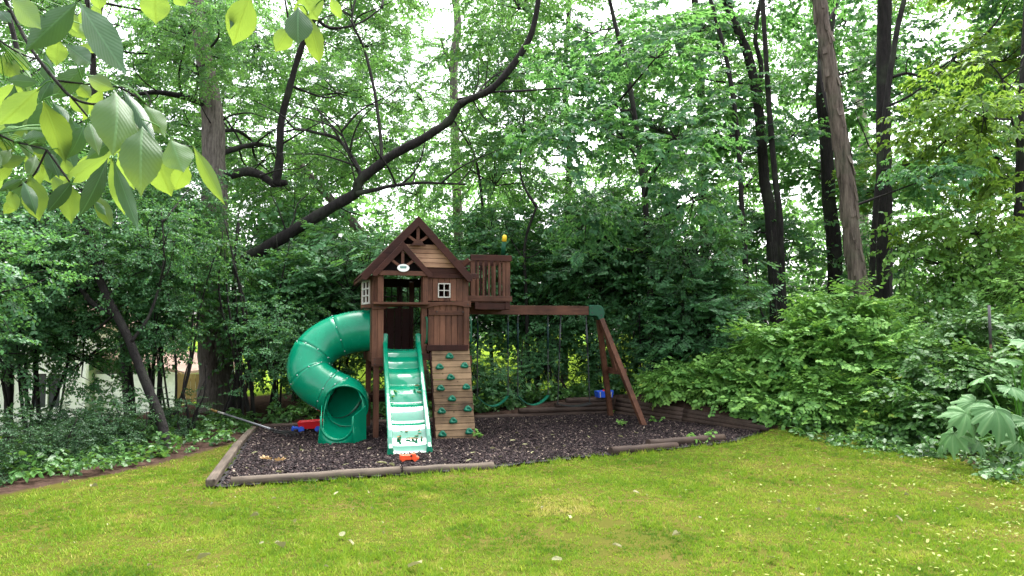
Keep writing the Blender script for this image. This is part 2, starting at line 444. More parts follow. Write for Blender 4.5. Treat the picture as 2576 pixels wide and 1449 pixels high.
V8 = np.concatenate([top, bot], 1).reshape(-1, 3)
fq = np.array([(0, 1, 2, 3), (0, 4, 5, 1), (1, 5, 6, 2), (2, 6, 7, 3), (3, 7, 4, 0)])
Fc = (np.arange(n)[:, None, None] * 8 + fq[None]).reshape(-1, 4)
rv = np.repeat(rng.random(n) ** .9, 5)
o = link('bark_chips', np_mesh('bark_chips', V8, Fc, rv), None, M['chips'])
tag(o, 'loose dark brown bark chips covering the play bed', 'mulch', kind='stuff')

# ------------------------------------------------------------------ timbers
def log_mesh(a, b, r=.047, seed=0, square=False, n=10):
    rg = random.Random(seed); a = Vector(a); b = Vector(b); m = 9
    mb = MB(); pts = []; rad = []
    for i in range(m):
        t = i / (m - 1); p = a.lerp(b, t); p.z += rg.uniform(-.004, .004); pts.append(p); rad.append(r * rg.uniform(.94, 1.05))
    if square:
        mb.bar(a, b, r * 2.1, r * 1.75)
    else: mb.tube(pts, rad, n)
    return mb
def timber(name, label, a, b, r=.047, mat='timber_grey', seed=0, square=False, group='timbers edging the play bed'):
    a = Vector(a); b = Vector(b); mid = (a + b) / 2; ang = math.atan2(b.y - a.y, b.x - a.x); L = (b - a).length / 2
    dz = (b.z - a.z) / 2
    o = log_mesh((-L, 0, -dz), (L, 0, dz), r, seed, square).build(name, M[mat])
    o.location = mid; o.rotation_euler = (0, 0, ang)
    if square:
        bv = o.modifiers.new('edge', 'BEVEL'); bv.width = .018; bv.segments = 3; bv.limit_method = 'ANGLE'
    return tag(o, label, 'timber', group)
LB = 'landscape_timber'
FLc = Vector((-3.0, 7.72, .05))
timber(LB, 'square sawn grey timber down the left side of the play bed', (-3.06, 7.66, .055), (-3.72, 10.2, .05), .048, 'timber_grey', 1, True)
timber(LB, 'upper end of the left edge, timber under the long tool shaft', (-3.74, 10.28, .045), (-4.16, 12.1, .03), .045, 'timber_grey', 2, True)
timber(LB, 'pale round timber at the front left corner of the play bed', (-2.9, 7.78, .05), (-1.25, 8.40, .045), .049, 'timber_grey', 3)
timber(LB, 'darker front round timber with grass growing over its right end', (-1.22, 8.405, .045), (-.22, 8.80, .025), .047, 'timber_grey', 4)
timber(LB, 'loose brown log lying lower, half in the grass at right front', (1.27, 9.70, .05), (2.25, 10.30, .03), .055, 'timber_brown', 5)
timber(LB, 'loose brown log on the lawn edge before the retaining wall', (1.83, 10.12, .085), (3.05, 10.86, .06), .055, 'timber_brown', 6)
timber(LB, 'low back timber behind the red and blue toy cart', (-4.05, 12.22, .04), (-2.4, 12.82, .03), .05, 'timber_brown', 7)
timber(LB, 'low back timber seen between slide exit and tower post', (-2.37, 12.83, .03), (-.72, 13.42, .03), .05, 'timber_brown', 8)
timber(LB, 'low back timber behind the belt swings', (-.68, 13.44, .035), (.75, 13.95, .035), .055, 'timber_brown', 9)
w = root('retaining_wall', 'low curved wall of stacked brown round logs at the right corner of the bed', 'retaining wall', (1.95, 14.3, 0))
k = 0
for c, (z, xe, s) in enumerate([(.045, .25, 1.0), (.135, .3, .93), (.22, .98, .80), (.30, 1.18, .0)]):
    a0 = Vector((1.93, 14.27, z)); a1 = Vector((xe - .18, 13.66 + (xe) * .3, z))
    k += 1; log_mesh(a0 - w.location, a1 - w.location, .05, 20 + k).build('log', M['timber_brown'], w)
B0 = Vector((1.97, 14.25, 0)); Bm = Vector((2.95, 12.95, 0)); B1 = Vector((3.98, 11.62, 0))
for c, (z, t0, t1) in enumerate([(.04, 0, .86), (.125, 0, .95), (.205, 0, 1.0), (.285, 0, .9)]):
    zz = z
    for (p, q_, dz0, dz1) in ((B0, Bm, 0, -.03 - c * .012), (Bm, B0.lerp(B1, t1) + (B1 - B0) * 0, -.035 - c * .012, -.07 - c * .03)):
        a0 = p + Vector((.012 * c, .012 * c, zz + dz0)); a1 = q_ + Vector((.012 * c, .012 * c, zz + dz1)); k += 1
        log_mesh(a0 - w.location, a1 - w.location, .05, 20 + k).build('log', M['timber_brown'], w)

# ------------------------------------------------------------------ play tower
PT = root('play_tower', 'brown cedar play tower with gabled roof, green slides and climbing wall', 'playset', (-2.066, 11.0, 0), R(16))
def pb(name, mat, mb, parent=None, bevel=.004): return mb.build(name, M[mat], parent or PT, bevel)
TW, TD = 1.465, 1.40            # tower width and depth
# posts
for x0, x1, y0, y1 in ((.035, .115, .0, .12), (TW - .10, TW - .02, .0, .12), (.035, .115, TD - .12, TD), (TW - .10, TW - .02, TD - .12, TD), (.735, .805, .02, .11), (.735, .805, TD - .11, TD - .02)):
    top = 2.42 if (.3 < x0 < 1) else 2.46
    pb('post', 'wood_upright', MB().box(x0, x1, y0, y1, -.05 if not .3 < x0 < 1 else .5, top))
# double boards on the front left corner, and corner of the left side
pb('corner_board', 'wood_upright', MB().box(.0, .078, -.028, -.002, 1.165, 1.935).box(.081, .168, -.028, -.002, 1.165, 1.935))
pb('corner_board', 'wood_upright', MB().box(TW - .085, TW + .0, -.028, -.002, 1.05, 1.985))
pb('corner_board', 'wood_upright', MB().box(.728, .812, -.026, -.002, 1.0, 2.0))
# deck and rim beams
mb = MB()
for i in range(12): mb.box(.04, TW - .04, .12 + i * .098, .12 + i * .098 + .092, 1.26, 1.285)
pb('deck', 'wood_level', mb)
pb('rim_beam', 'wood_trim', MB().box(.0, TW + .03, -.045, -.030, 1.16, 1.285) if False else MB().box(.17, TW - .0, -.028, -.003, 1.16, 1.26))
pb('rim_beam', 'wood_trim', MB().box(.0, TW + .02, TD, TD + .028, 1.14, 1.28))
pb('rim_beam', 'wood_deep', MB().box(.0, .03, .12, TD - .12, 1.14, 1.28))
pb('rim_beam', 'wood_deep', MB().box(TW - .018, TW + .012, .12, TD - .12, 1.14, 1.28))
pb('corner_plate', 'wood_level', MB().box(-.005, .172, -.05, -.03, 1.075, 1.21))
pb('corner_plate', 'wood_level', MB().box(TW - .095, TW + .035, -.05, -.03, 1.09, 1.22))
# knee braces under deck
pb('brace', 'wood_dark', MB().bar((.12, -.0, .98), (.26, -.0, 1.15), .04, .07, (0, 1, 0)))
pb('brace', 'wood_dark', MB().bar((.12, TD, .95), (.30, TD, 1.14), .04, .07, (0, 1, 0)))
# picnic bench and table seen under the deck
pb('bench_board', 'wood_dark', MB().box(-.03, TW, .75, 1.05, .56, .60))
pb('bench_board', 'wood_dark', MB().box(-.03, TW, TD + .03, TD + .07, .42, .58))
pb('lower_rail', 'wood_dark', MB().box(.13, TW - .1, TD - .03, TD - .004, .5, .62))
# arched front rail
def arch_rail(x0, x1, z0l, z0r, h, dip):
    pts = []; n = 40
    zt = lambda x: z0l + (z0r - z0l) * (x - x0) / (x1 - x0)
    for i in range(n + 1):
        x = x0 + (x1 - x0) * i / n; pts.append((x, zt(x)))
    for i in range(n, -1, -1):
        x = x0 + (x1 - x0) * i / n; s = 0
        for a, b in ((.18, .72), (.83, 1.38)):
            if a < x < b: s = math.sin(math.pi * (x - a) / (b - a)) ** .6
        pts.append((x, zt(x) - h + dip * s))
    return pts
pb('arched_rail', 'wood_level', MB().prism(arch_rail(-.005, TW + .02, 2.005, 2.05, .09, .04), -.055, -.030))
bm_ = MB()
for x, z in ((.04, 1.955), (.10, 1.955), (.77, 1.985), (TW - .03, 2.0), (.045, 1.175), (.125, 1.175), (.045, 1.11), (.125, 1.11), (TW - .05, 1.18), (TW - .05, 1.13), (.96, 1.885), (1.36, 1.885), (1.36, 2.43)):
    bm_.tube([(x, -.062, z), (x, -.048 if z < 2.4 and z < 1.8 or z > 1.9 and z < 2.1 else -.02, z)], .009, 8)
pb('bolt', 'bolt_dark', bm_, None, 0)
# upper posts either side of the opening
pb('upper_post', 'wood_upright', MB().box(.062, .145, -.20, -.12, 2.02, 2.41))
pb('upper_post', 'wood_upright', MB().box(.722, .80, -.20, -.12, 2.02, 2.41))
pb('upper_rail', 'wood_level', MB().box(.0, .84, -.21, -.06, 1.985, 2.02))
# lower front panel with vertical boards
def boards(x0, x1, z0, z1, y0, y1, n, g=.004):
    mb = MB(); w_ = (x1 - x0) / n
    for i in range(n): mb.box(x0 + i * w_ + g / 2, x0 + (i + 1) * w_ - g / 2, y0, y1, z0, z1)
    return mb
pb('front_panel', 'wood_upright', boards(.835, TW - .09, 1.375, 2.0, .012, .03, 6))
pb('cross_board', 'wood_level', MB().box(.836, TW - .098, -.016, .010, 1.835, 1.905))
pb('sill_beam', 'wood_dark', MB().box(.80, TW - .03, -.085, -.031, 1.30, 1.385))
# upper panel with a small window opening
x0, x1, z0, z1 = .815, TW - .10, 2.05, 2.40
wx0, wx1, wz0, wz1 = .985, 1.165, 2.105, 2.315
mb = boards(x0, wx0, z0, z1, -.002, .018, 2); mb2 = boards(wx1, x1, z0, z1, -.002, .018, 2)
mb.add(mb2.v, mb2.f)
for a_, b_ in ((z0, wz0), (wz1, z1)):
    q2 = boards(wx0, wx1, a_, b_, -.002, .018, 2); mb.add(q2.v, q2.f)
pb('upper_panel', 'wood_upright', mb)
def window(x0, x1, z0, z1, y0, y1, nx_, nz_, bar, mat, parent):
    mb = MB(); mb.box(x0, x0 + bar, y0, y1, z0, z1).box(x1 - bar, x1, y0, y1, z0, z1)
    mb.box(x0 + bar, x1 - bar, y0, y1, z0, z0 + bar).box(x0 + bar, x1 - bar, y0, y1, z1 - bar, z1)
    for i in range(1, nx_):
        x = x0 + (x1 - x0) * i / nx_; mb.box(x - bar * .4, x + bar * .4, y0 + .003, y1 - .003, z0 + bar, z1 - bar)
    for i in range(1, nz_):
        z = z0 + (z1 - z0) * i / nz_
        xs = [x0 + bar] + [x0 + (x1 - x0) * i2 / nx_ for i2 in range(1, nx_)] + [x1 - bar]
        for a_, b_ in zip(xs, xs[1:]):
            mb.box(a_ + (bar * .4 if a_ > x0 + bar else 0), b_ - (bar * .4 if b_ < x1 - bar else 0), y0 + .003, y1 - .003, z - bar * .4, z + bar * .4)
    return mb
o = pb('window', 'white_plastic', window(wx0 - .006, wx1 + .006, wz0 - .006, wz1 + .006, -.02, .012, 2, 2, .017, 'white_plastic', PT), None, .002)
o['label'] = 'small white four pane window in the front panel'
# beams above the front
pb('header_beam', 'wood_trim', MB().box(.82, TW - .075, -.03, -.004, 2.395, 2.47))
pb('header_beam', 'wood_trim', MB().box(.80, TW - .05, -.012, .012, 2.472, 2.55))
pb('header_beam', 'wood_deep', MB().box(TW - .10, TW - .02, .13, TD + .1, 2.40, 2.46))
pb('header_beam', 'wood_trim', MB().box(TW - .02, TW + .15, -.0, .05, 2.40, 2.475))
pb('header_beam', 'wood_deep', MB().box(.035, .11, .13, TD + .1, 2.40, 2.46))
# interior back wall: panel below, two gridded windows above
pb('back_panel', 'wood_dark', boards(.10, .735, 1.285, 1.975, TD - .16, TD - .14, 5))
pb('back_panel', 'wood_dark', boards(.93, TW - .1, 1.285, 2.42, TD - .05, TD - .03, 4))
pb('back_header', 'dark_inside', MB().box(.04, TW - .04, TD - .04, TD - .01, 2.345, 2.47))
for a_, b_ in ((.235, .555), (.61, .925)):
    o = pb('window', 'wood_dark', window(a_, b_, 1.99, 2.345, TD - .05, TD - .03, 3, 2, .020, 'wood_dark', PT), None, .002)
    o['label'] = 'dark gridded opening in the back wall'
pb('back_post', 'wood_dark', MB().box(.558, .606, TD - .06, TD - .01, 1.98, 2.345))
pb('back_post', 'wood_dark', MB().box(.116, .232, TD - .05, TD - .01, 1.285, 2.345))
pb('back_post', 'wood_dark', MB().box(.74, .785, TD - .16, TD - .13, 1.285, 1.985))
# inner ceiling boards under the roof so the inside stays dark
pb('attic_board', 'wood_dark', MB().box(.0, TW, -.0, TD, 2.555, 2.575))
# ------- main gable roof
PK, EZ, OX = 3.30, 2.43, .165       # ridge, eave z, eave overhang
xc = TW / 2 - .105; hw = (1.470 + .156) / 2; xc = (1.470 - .156) / 2
slope = math.atan2(PK - EZ, hw)
ln = math.hypot(PK - EZ, hw)
for sgn in (-1, 1):
    ex = xc + sgn * hw
    mb = MB(); nb = 7
    nrm = Vector((sgn * math.sin(slope), 0, math.cos(slope)))
    for i in range(nb):
        a_ = Vector((xc, 0, PK)).lerp(Vector((ex, 0, EZ)), i / nb); b_ = Vector((xc, 0, PK)).lerp(Vector((ex, 0, EZ)), (i + 1.05) / nb)
        off = nrm * -.012 + nrm * (.006 * (i % 2))
        vs = [p + Vector((0, y, 0)) + off + nrm * h for y in (-.12, TD + .06) for p in (a_, b_) for h in (0, .014)]
        mb.add(vs, [(0, 1, 3, 2), (4, 6, 7, 5), (0, 4, 5, 1), (2, 3, 7, 6), (1, 5, 7, 3), (0, 2, 6, 4)])
    pb('roof_panel', 'wood_trim', mb)
    # fascia (front and back)
    for y in (-.142, TD + .082):
        hb = .105
        a1 = (xc, PK + .012); a2 = (ex + sgn * .012, EZ + .0)
        tv = hb / math.cos(slope)
        pts = [a1, a2, (a2[0], a2[1] - hb * .7), (a2[0] - sgn * .06, a2[1] - tv * .62 + .0), (a1[0], a1[1] - tv)]
        if sgn > 0: pts = pts[::-1]
        pb('fascia', 'wood_trim', MB().prism(pts, y - .013 + .001 * sgn, y + .013 + .001 * sgn))
    # eave beam
    pb('eave_beam', 'wood_deep', MB().box(min(ex, ex - sgn * .05), max(ex, ex - sgn * .05), -.11, TD + .05, EZ - .075, EZ - .025))
# gable siding (front), pale boards with gaps; upper part open with fan braces
mb = MB(); zb = 2.553; rows = 5; rh = (2.90 - zb) / rows
for i in range(rows):
    za, zt = zb + i * rh + .002, zb + (i + 1) * rh - .003
    half = lambda z: (PK - .09 - z) / math.tan(slope)
    mb.prism([(max(xc - half(za), .02), za), (xc + half(za), za), (xc + half(zt), zt), (max(xc - half(zt), .02), zt)], -.035 - .003 * (i % 2), -.016)
pb('gable_siding', 'wood_siding', mb)
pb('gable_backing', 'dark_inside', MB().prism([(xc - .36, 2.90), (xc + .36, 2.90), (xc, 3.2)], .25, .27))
mb = MB()
mb.bar((xc, -.10, 2.93), (xc, -.10, 3.18), .03, .05, (1, 0, 0))
mb.bar((xc - .03, -.10, 2.93), (xc - .20, -.10, 3.05), .03, .042, (0, 0, 1)); mb.bar((xc + .03, -.10, 2.93), (xc + .20, -.10, 3.05), .03, .042, (0, 0, 1))
mb.prism([(xc - .125, 2.872), (xc + .125, 2.872), (xc + .085, 2.895), (xc + .045, 2.945), (xc - .045, 2.945), (xc - .085, 2.895)], -.122, -.08)
pb('gable_fan', 'wood_level', mb)
# ------- small front gable over the opening
dc, dh, dpk, dez = .412, .425, 2.90, 2.435
s2 = math.atan2(dpk - dez, dh)
for sgn in (-1, 1):
    ex = dc + sgn * dh
    nrm = Vector((sgn * math.sin(s2), 0, math.cos(s2)))
    a_ = Vector((dc, 0, dpk)); b_ = Vector((ex, 0, dez))
    vs = [p + Vector((0, y, 0)) + nrm * h for y in (-.25, -.037) for p in (a_, b_) for h in (-.012, .006)]
    pb('porch_roof', 'wood_trim', MB().add(vs, [(0, 1, 3, 2), (4, 6, 7, 5), (0, 4, 5, 1), (2, 3, 7, 6), (1, 5, 7, 3), (0, 2, 6, 4)]))
    hb = .085; tv = hb / math.cos(s2)
    pts = [(dc, dpk + .01), (ex + sgn * .01, dez), (ex + sgn * .01, dez - .045), (ex - sgn * .05, dez - .045), (dc, dpk + .01 - tv)]
    if sgn > 0: pts = pts[::-1]
    pb('fascia', 'wood_trim', MB().prism(pts, -.275 + .001 * sgn, -.25 + .001 * sgn))
pb('porch_beam', 'wood_level', MB().box(.075, .765, -.262, -.235, 2.405, 2.475))
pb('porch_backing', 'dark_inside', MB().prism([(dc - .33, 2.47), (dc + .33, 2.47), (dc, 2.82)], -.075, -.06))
mb = MB()
mb.bar((dc, -.245, 2.55), (dc, -.245, 2.81), .02, .045, (1, 0, 0))
mb.bar((dc - .05, -.245, 2.55), (dc - .19, -.245, 2.655), .02, .04); mb.bar((dc + .05, -.245, 2.55), (dc + .19, -.245, 2.655), .02, .04)
pb('porch_fan', 'wood_level', mb)
# oval badge
n = 40
def oval(rx, rz, y0, y1): return MB().prism([(dc + .005 + rx * math.cos(2 * math.pi * i / n), 2.515 + rz * math.sin(2 * math.pi * i / n)) for i in range(n)], y0, y1)
bd = pb('badge', 'sign_white', oval(.088, .056, -.292, -.276), None, .002); bd['label'] = 'white oval maker badge with a green panel'
MB().box(dc - .042, dc + .048, -.2945, -.2925, 2.512, 2.545).build('badge_panel', M['sign_green'], bd)
mb = MB()
for i, wq in enumerate((.006, .009, .005, .008, .007, .009, .006)): mb.box(dc - .035 + i * .0115, dc - .035 + i * .0115 + wq, -.2965, -.2949, 2.524, 2.538)
mb.box(dc - .03, dc + .036, -.2938, -.2924, 2.502, 2.507)
mb.build('badge_lettering', M['sign_ink'], bd)
# ------- left bay with tall white window
def bayp(t_, z, out=0.0):
    # point on the angled bay face, t_ 0..1 from front to back
    p0, p1 = Vector((-.005, .05, 0)), Vector((-.115, .60, 0)); q = p0.lerp(p1, t_); nn = Vector((-(p1.y - p0.y), p1.x - p0.x, 0)).normalized()
    q = q + nn * out; return Vector((q.x, q.y, z))
def baypiece(mb, t0, t1, z0, z1, o0, o1):
    vs = [bayp(t_, z, o_) for z in (z0, z1) for o_ in (o0, o1) for t_ in (t0, t1)]
    return mb.add(vs, [(0, 2, 3, 1), (4, 5, 7, 6), (0, 1, 5, 4), (2, 6, 7, 3), (0, 4, 6, 2), (1, 3, 7, 5)])
bay = MB()
for t0, t1, z0, z1 in ((0, .14, 1.96, 2.42), (.9, 1.0, 1.96, 2.42), (.14, .9, 1.96, 2.0), (.14, .9, 2.365, 2.42)): baypiece(bay, t0, t1, z0, z1, -.02, .0)
bay.prism([(-.115, 1.94), (-.002, 1.94), (-.002, 1.962), (-.115, 1.962)], .10, .62).box(-.115, -.002, .605, .625, 1.965, 2.42)
pb('bay', 'wood_upright', bay)
mb = MB()
for t0, t1, z0, z1 in ((.16, .23, 2.0, 2.365), (.81, .88, 2.0, 2.365), (.23, .81, 2.0, 2.03), (.23, .81, 2.335, 2.365), (.49, .55, 2.03, 2.335), (.23, .49, 2.12, 2.14), (.55, .81, 2.12, 2.14), (.23, .49, 2.225, 2.245), (.55, .81, 2.225, 2.245)): baypiece(mb, t0, t1, z0, z1, -.01, .012)
o = pb('window', 'white_plastic', mb, None, .002); o['label'] = 'tall white window frame in the side bay'
# left front angled board beside the bay
pb('side_panel', 'wood_upright', MB().box(.0, .034, .0, .10, 1.94, 2.43).box(.0, .03, .82, TD, 1.29, 2.42))
pb('side_panel', 'wood_upright', MB().box(.0, .03, .12, .32, 1.285, 1.955).box(.0, .03, 1.02, TD - .12, 1.285, 1.955))
pb('side_panel', 'wood_upright', MB().box(TW - .03, TW - .004, .12, TD - .12, 1.285, 1.9))
# ------- crow's nest balcony with slats
BX0, BX1, BY0, BY1 = 1.50, 2.205, .28, 1.22
pb('balcony_floor', 'wood_level', MB().box(TW, BX1, BY0 + .03, BY1, 2.04, 2.065))
pb('balcony_joist', 'wood_trim', MB().box(BX0 + .12, BX1 - .005, BY0, BY0 + .03, 1.935, 2.038))
pb('balcony_joist', 'wood_deep', MB().box(BX1 - .035, BX1 - .006, BY0 + .03, BY1, 1.935, 2.038))
pb('balcony_joist', 'wood_trim', MB().box(BX0 - .02, BX1, BY1 - .03, BY1 - .001, 1.935, 2.038))
pb('balcony_rail', 'wood_level', MB().box(BX0 - .06, BX1 + .02, BY0 - .03, BY0 - .003, 2.06, 2.15))
pb('balcony_rail', 'wood_trim', MB().box(BX0 + .045, BX1 + .012, BY0 - .035, BY0 - .003, 2.705, 2.80))
pb('balcony_rail', 'wood_deep', MB().box(BX1 - .02, BX1 + .01, BY0, BY1, 2.71, 2.80).box(BX1 - .02, BX1 + .01, BY0, BY1, 2.06, 2.15))
pb('balcony_rail', 'wood_trim', MB().box(BX0, BX1, BY1, BY1 + .03, 2.71, 2.80).box(BX0, BX1, BY1, BY1 + .03, 2.06, 2.15))
pb('balcony_rail', 'wood_deep', MB().bar((BX0 + .03, BY0 + .02, 2.72), (BX0 - .12, BY0 + .12, 2.58), .03, .08))
for x in (BX0 + .055, BX1 - .075): pb('balcony_post', 'wood_upright', MB().box(x, x + .07, BY0, BY0 + .06, 2.066, 2.704))
for x in (BX0 + .055, BX1 - .08): pb('balcony_post', 'wood_upright', MB().box(x, x + .07, BY1 - .06, BY1 - .002, 2.066, 2.704))
for i in range(5): pb('slat', 'wood_upright', MB().box(BX0 + .155 + i * .09, BX0 + .155 + i * .09 + .034, BY0 - .002, BY0 + .016, 2.10, 2.72))
for i in range(5): pb('slat', 'wood_dark', MB().box(BX0 + .16 + i * .09, BX0 + .19 + i * .09, BY1 + .002, BY1 + .016, 2.16, 2.71))
pb('slat', 'wood_upright', MB().box(BX1 - .135, BX1 - .082, BY0 - .002, BY0 + .016, 2.10, 2.72))
for i in range(5): pb('slat', 'wood_upright', MB().box(BX1 - .016, BX1 - .002, BY0 + .12 + i * .14, BY0 + .16 + i * .14, 2.15, 2.71))
for x in (TW + .03, TW + .11, TW + .165): pb('slat', 'wood_upright', MB().box(x, x + .045, BY0 + .06, BY0 + .08, 2.066, 2.42))
for x in (BX0 + .15, BX1 - .06):
    pb('bracket_plate', 'wood_trim', MB().box(x - .03, x + .03, BY0 - .018, BY0 - .002, 1.94, 2.055))
# telescope on the balcony rail
tp = Vector((2.185, .62, 2.80))
MBt = MB().tube([tp + Vector((-.02, 0, -.0)), tp + Vector((-.02, 0, .12))], .022, 10).tube([tp + Vector((.02, .0, .03)), tp + Vector((.06, .0, .06)), tp + Vector((.05, 0, .0))], .016, 8)
sc_ = pb('telescope', 'green_bracket', MBt, None, 0)
dv = Vector((.04, -.25, 1)).normalized()
MB().tube([tp + Vector((-.015, 0, .05)), tp + Vector((-.015, 0, .05)) + dv * .22], .036, 14).build('barrel', M['green_bracket'], sc_)
MB().tube([tp + Vector((-.015, 0, .05)) + dv * .22, tp + Vector((-.015, 0, .05)) + dv * .30, tp + Vector((-.015, 0, .05)) + dv * .325], [.041, .038, .022], 14).build('eyepiece', M['yellow_plastic'], sc_)
# ------- grab handles
for x in (.80, 1.475):
    pts = [(x, -.045, 1.42), (x, -.09, 1.455), (x, -.105, 1.55), (x, -.105, 1.68), (x, -.09, 1.76), (x, -.045, 1.80)]
    pp, rr = smooth_path(pts, 4, [.022, .016, .013, .013, .016, .022])
    pb('grab_handle', 'green_bracket', MB().tube(pp, rr, 8), None, 0)
# ------- climbing wall
T0, T1 = Vector((.875, -.06, 1.33)), Vector((.885, -.47, -.02)); dW = .585
cw = root('climbing_wall', None, None); cw.parent = PT
upv = (T0 - T1); Lw = upv.length; upn = upv.normalized(); nrm = Vector((0, -upn.z, upn.y)).normalized()
mb = MB(); nb = 15
for i in range(nb):
    a_ = T1 + upn * Lw * (i / nb) + upn * .003; b_ = T1 + upn * Lw * ((i + 1) / nb) - upn * .003
    rgi = random.Random(i); off = nrm * rgi.uniform(-.004, .004)
    vs = [p + Vector((x, 0, 0)) + off + nrm * h for p in (a_, b_) for x in (rgi.uniform(-.006, .006), dW + rgi.uniform(-.006, .006)) for h in (0, -.022)]
    mb.add(vs, [(0, 1, 3, 2), (4, 6, 7, 5), (0, 4, 5, 1), (2, 3, 7, 6), (0, 2, 6, 4), (1, 5, 7, 3)])
cwb = pb('climbing_wall_boards', 'wood_climb', mb, None, .003)
for x in (-.0, dW - .04):
    a_ = T0 + Vector((x, 0, 0)) - nrm * .06; b_ = T1 + Vector((x, 0, 0)) - nrm * .06
    MB().bar(a_, b_, .035, .07).build('side_rail', M['wood_dark'], cwb)
bpy.data.objects.remove(cw)
TLz, TRz, BLz, BRz = np.array((1510, 220.)), np.array((1868, 215.)), np.array((1575, 1110.)), np.array((1930, 1085.))
hold_px = [(1680, 295), (1590, 400), (1820, 390), (1693, 503), (1603, 607), (1838, 600), (1708, 710), (1617, 825), (1853, 812), (1722, 920), (1628, 1040), (1868, 1025)]
for i, (hx, hy) in enumerate(hold_px):
    t_ = (hy - 218) / (1098 - 218.); l_ = TLz + (BLz - TLz) * t_; r_ = TRz + (BRz - TRz) * t_
    s_ = (hx - l_[0]) / (r_[0] - l_[0])
    t3 = t_ * .97 + .0
    c_ = T0.lerp(T1, t3) + Vector((dW * s_, 0, 0)) + nrm * .0
    rg = random.Random(40 + i); mb = MB(); n_ = 14
    ph = rg.uniform(-.4, .4); side = Vector((1, 0, 0))
    rings = []
    for (h, k) in ((.0, 1.0), (.02, 1.04), (.04, .82), (.047, .55), (.036, .3), (.033, .05)):
        rings.append([c_ + nrm * (h + .006 * math.sin(2 * 2 * math.pi * j / n_ + ph)) + (side * math.cos(2 * math.pi * j / n_) * 1.12 + upn * math.sin(2 * math.pi * j / n_) * .86) * .052 * k * (1 + .16 * math.cos(3 * 2 * math.pi * j / n_ + ph + 1.6)) for j in range(n_)])
    vs = [p for r2 in rings for p in r2]
    fs = [(a2 * n_ + j, a2 * n_ + (j + 1) % n_, (a2 + 1) * n_ + (j + 1) % n_, (a2 + 1) * n_ + j) for a2 in range(len(rings) - 1) for j in range(n_)]
    mb.add(vs, fs, True); mb.build('climbing_hold', M['green_hold'], cwb)
# ------- wave slide
Sx0, Sx1 = .195, .69
prof = []        # (y, z) of the bed, with waves
ny_ = 90
y_top, z_top, y_bot, z_bot = .0, 1.325, -1.60, .10
for i in range(ny_ + 1):
    t_ = i / ny_; y_ = y_top + (y_bot - y_top) * t_
    z_ = z_top + (z_bot - z_top) * (t_ ** 1.0)
    if t_ < .08: z_ = z_top - .35 * t_
    e = sstep(np.array([t_]), .06, .2)[0] * (1 - sstep(np.array([t_]), .86, .95)[0])
    z_ += e * .062 * abs(math.sin(math.pi * (t_ - .03) * 5.6)) ** .8 - .03 * e
    if t_ > .90: z_ = max(z_, .075 + .018 * math.sin((t_ - .9) * 60)) if t_ < .985 else .045
    prof.append((y_, z_))
def slx(y): return -.10 * (y / -1.6)            # slides slightly towards the left as it falls
mb = MB(); vs = []; fs = []; nxs = 8
for y_, z_ in prof:
    for j in range(nxs + 1):
        s_ = j / nxs; x_ = Sx0 + .028 + (Sx1 - Sx0 - .056) * s_ + slx(y_)
        vs.append((x_, y_, z_ + .012 * (2 * s_ - 1) ** 4))
for i in range(ny_):
    for j in range(nxs): fs.append((i * (nxs + 1) + j, (i + 1) * (nxs + 1) + j, (i + 1) * (nxs + 1) + j + 1, i * (nxs + 1) + j + 1))
mb.add(vs, fs, True)
# front lip closing down to the ground
y_, z_ = prof[-1]
mb.add([(Sx0 + .028 + slx(y_), y_, z_), (Sx1 - .028 + slx(y_), y_, z_), (Sx1 - .028 + slx(y_), y_ - .015, -.02), (Sx0 + .028 + slx(y_), y_ - .015, -.02)], [(0, 1, 2, 3)])
wsl = pb('wave_slide', 'green_slide', mb, None, 0)
for sgn, xb in ((-1, Sx0), (1, Sx1)):
    vs = []; fs = []; m_ = 0
    path = []
    for i in range(0, ny_ + 1, 2):
        t_ = i / ny_; y_ = prof[i][0]; zl = z_top + (z_bot - z_top) * t_
        h = .13 if t_ < .9 else .13 - .6 * (t_ - .9)
        path.append((y_, zl + h, zl - .07))
    path[0] = (path[0][0], 1.50, 1.28)
    path = [(.03, 1.56, 1.28)] + path
    path[-1] = (path[-1][0] - .03, .12, -.02); path[-2] = (path[-2][0] - .01, .17, -.02); path[-3] = (path[-3][0], path[-3][1], -.02)
    for y_, zt, zb_ in path:
        x_ = xb + slx(y_); wq = .034
        vs += [(x_ - wq, y_, zt - .02), (x_ - wq * .6, y_, zt), (x_ + wq * .6, y_, zt), (x_ + wq, y_, zt - .02), (x_ + wq * .9, y_, zb_), (x_ - wq * .9, y_, zb_)]
    m_ = len(path)
    for i in range(m_ - 1):
        for j in range(6): fs.append((i * 6 + j, (i + 1) * 6 + j, (i + 1) * 6 + (j + 1) % 6, i * 6 + (j + 1) % 6))
    fs += [tuple(range(5, -1, -1)), tuple((m_ - 1) * 6 + j for j in range(6))]
    fs = [f[::-1] for f in fs]
    o = MB().add(vs, fs, False).build('slide_rail', M['green_slide'], wsl); 
    b_ = o.modifiers.new('edge', 'BEVEL'); b_.width = .008; b_.segments = 2; b_.limit_method = 'ANGLE'; b_.angle_limit = R(35)
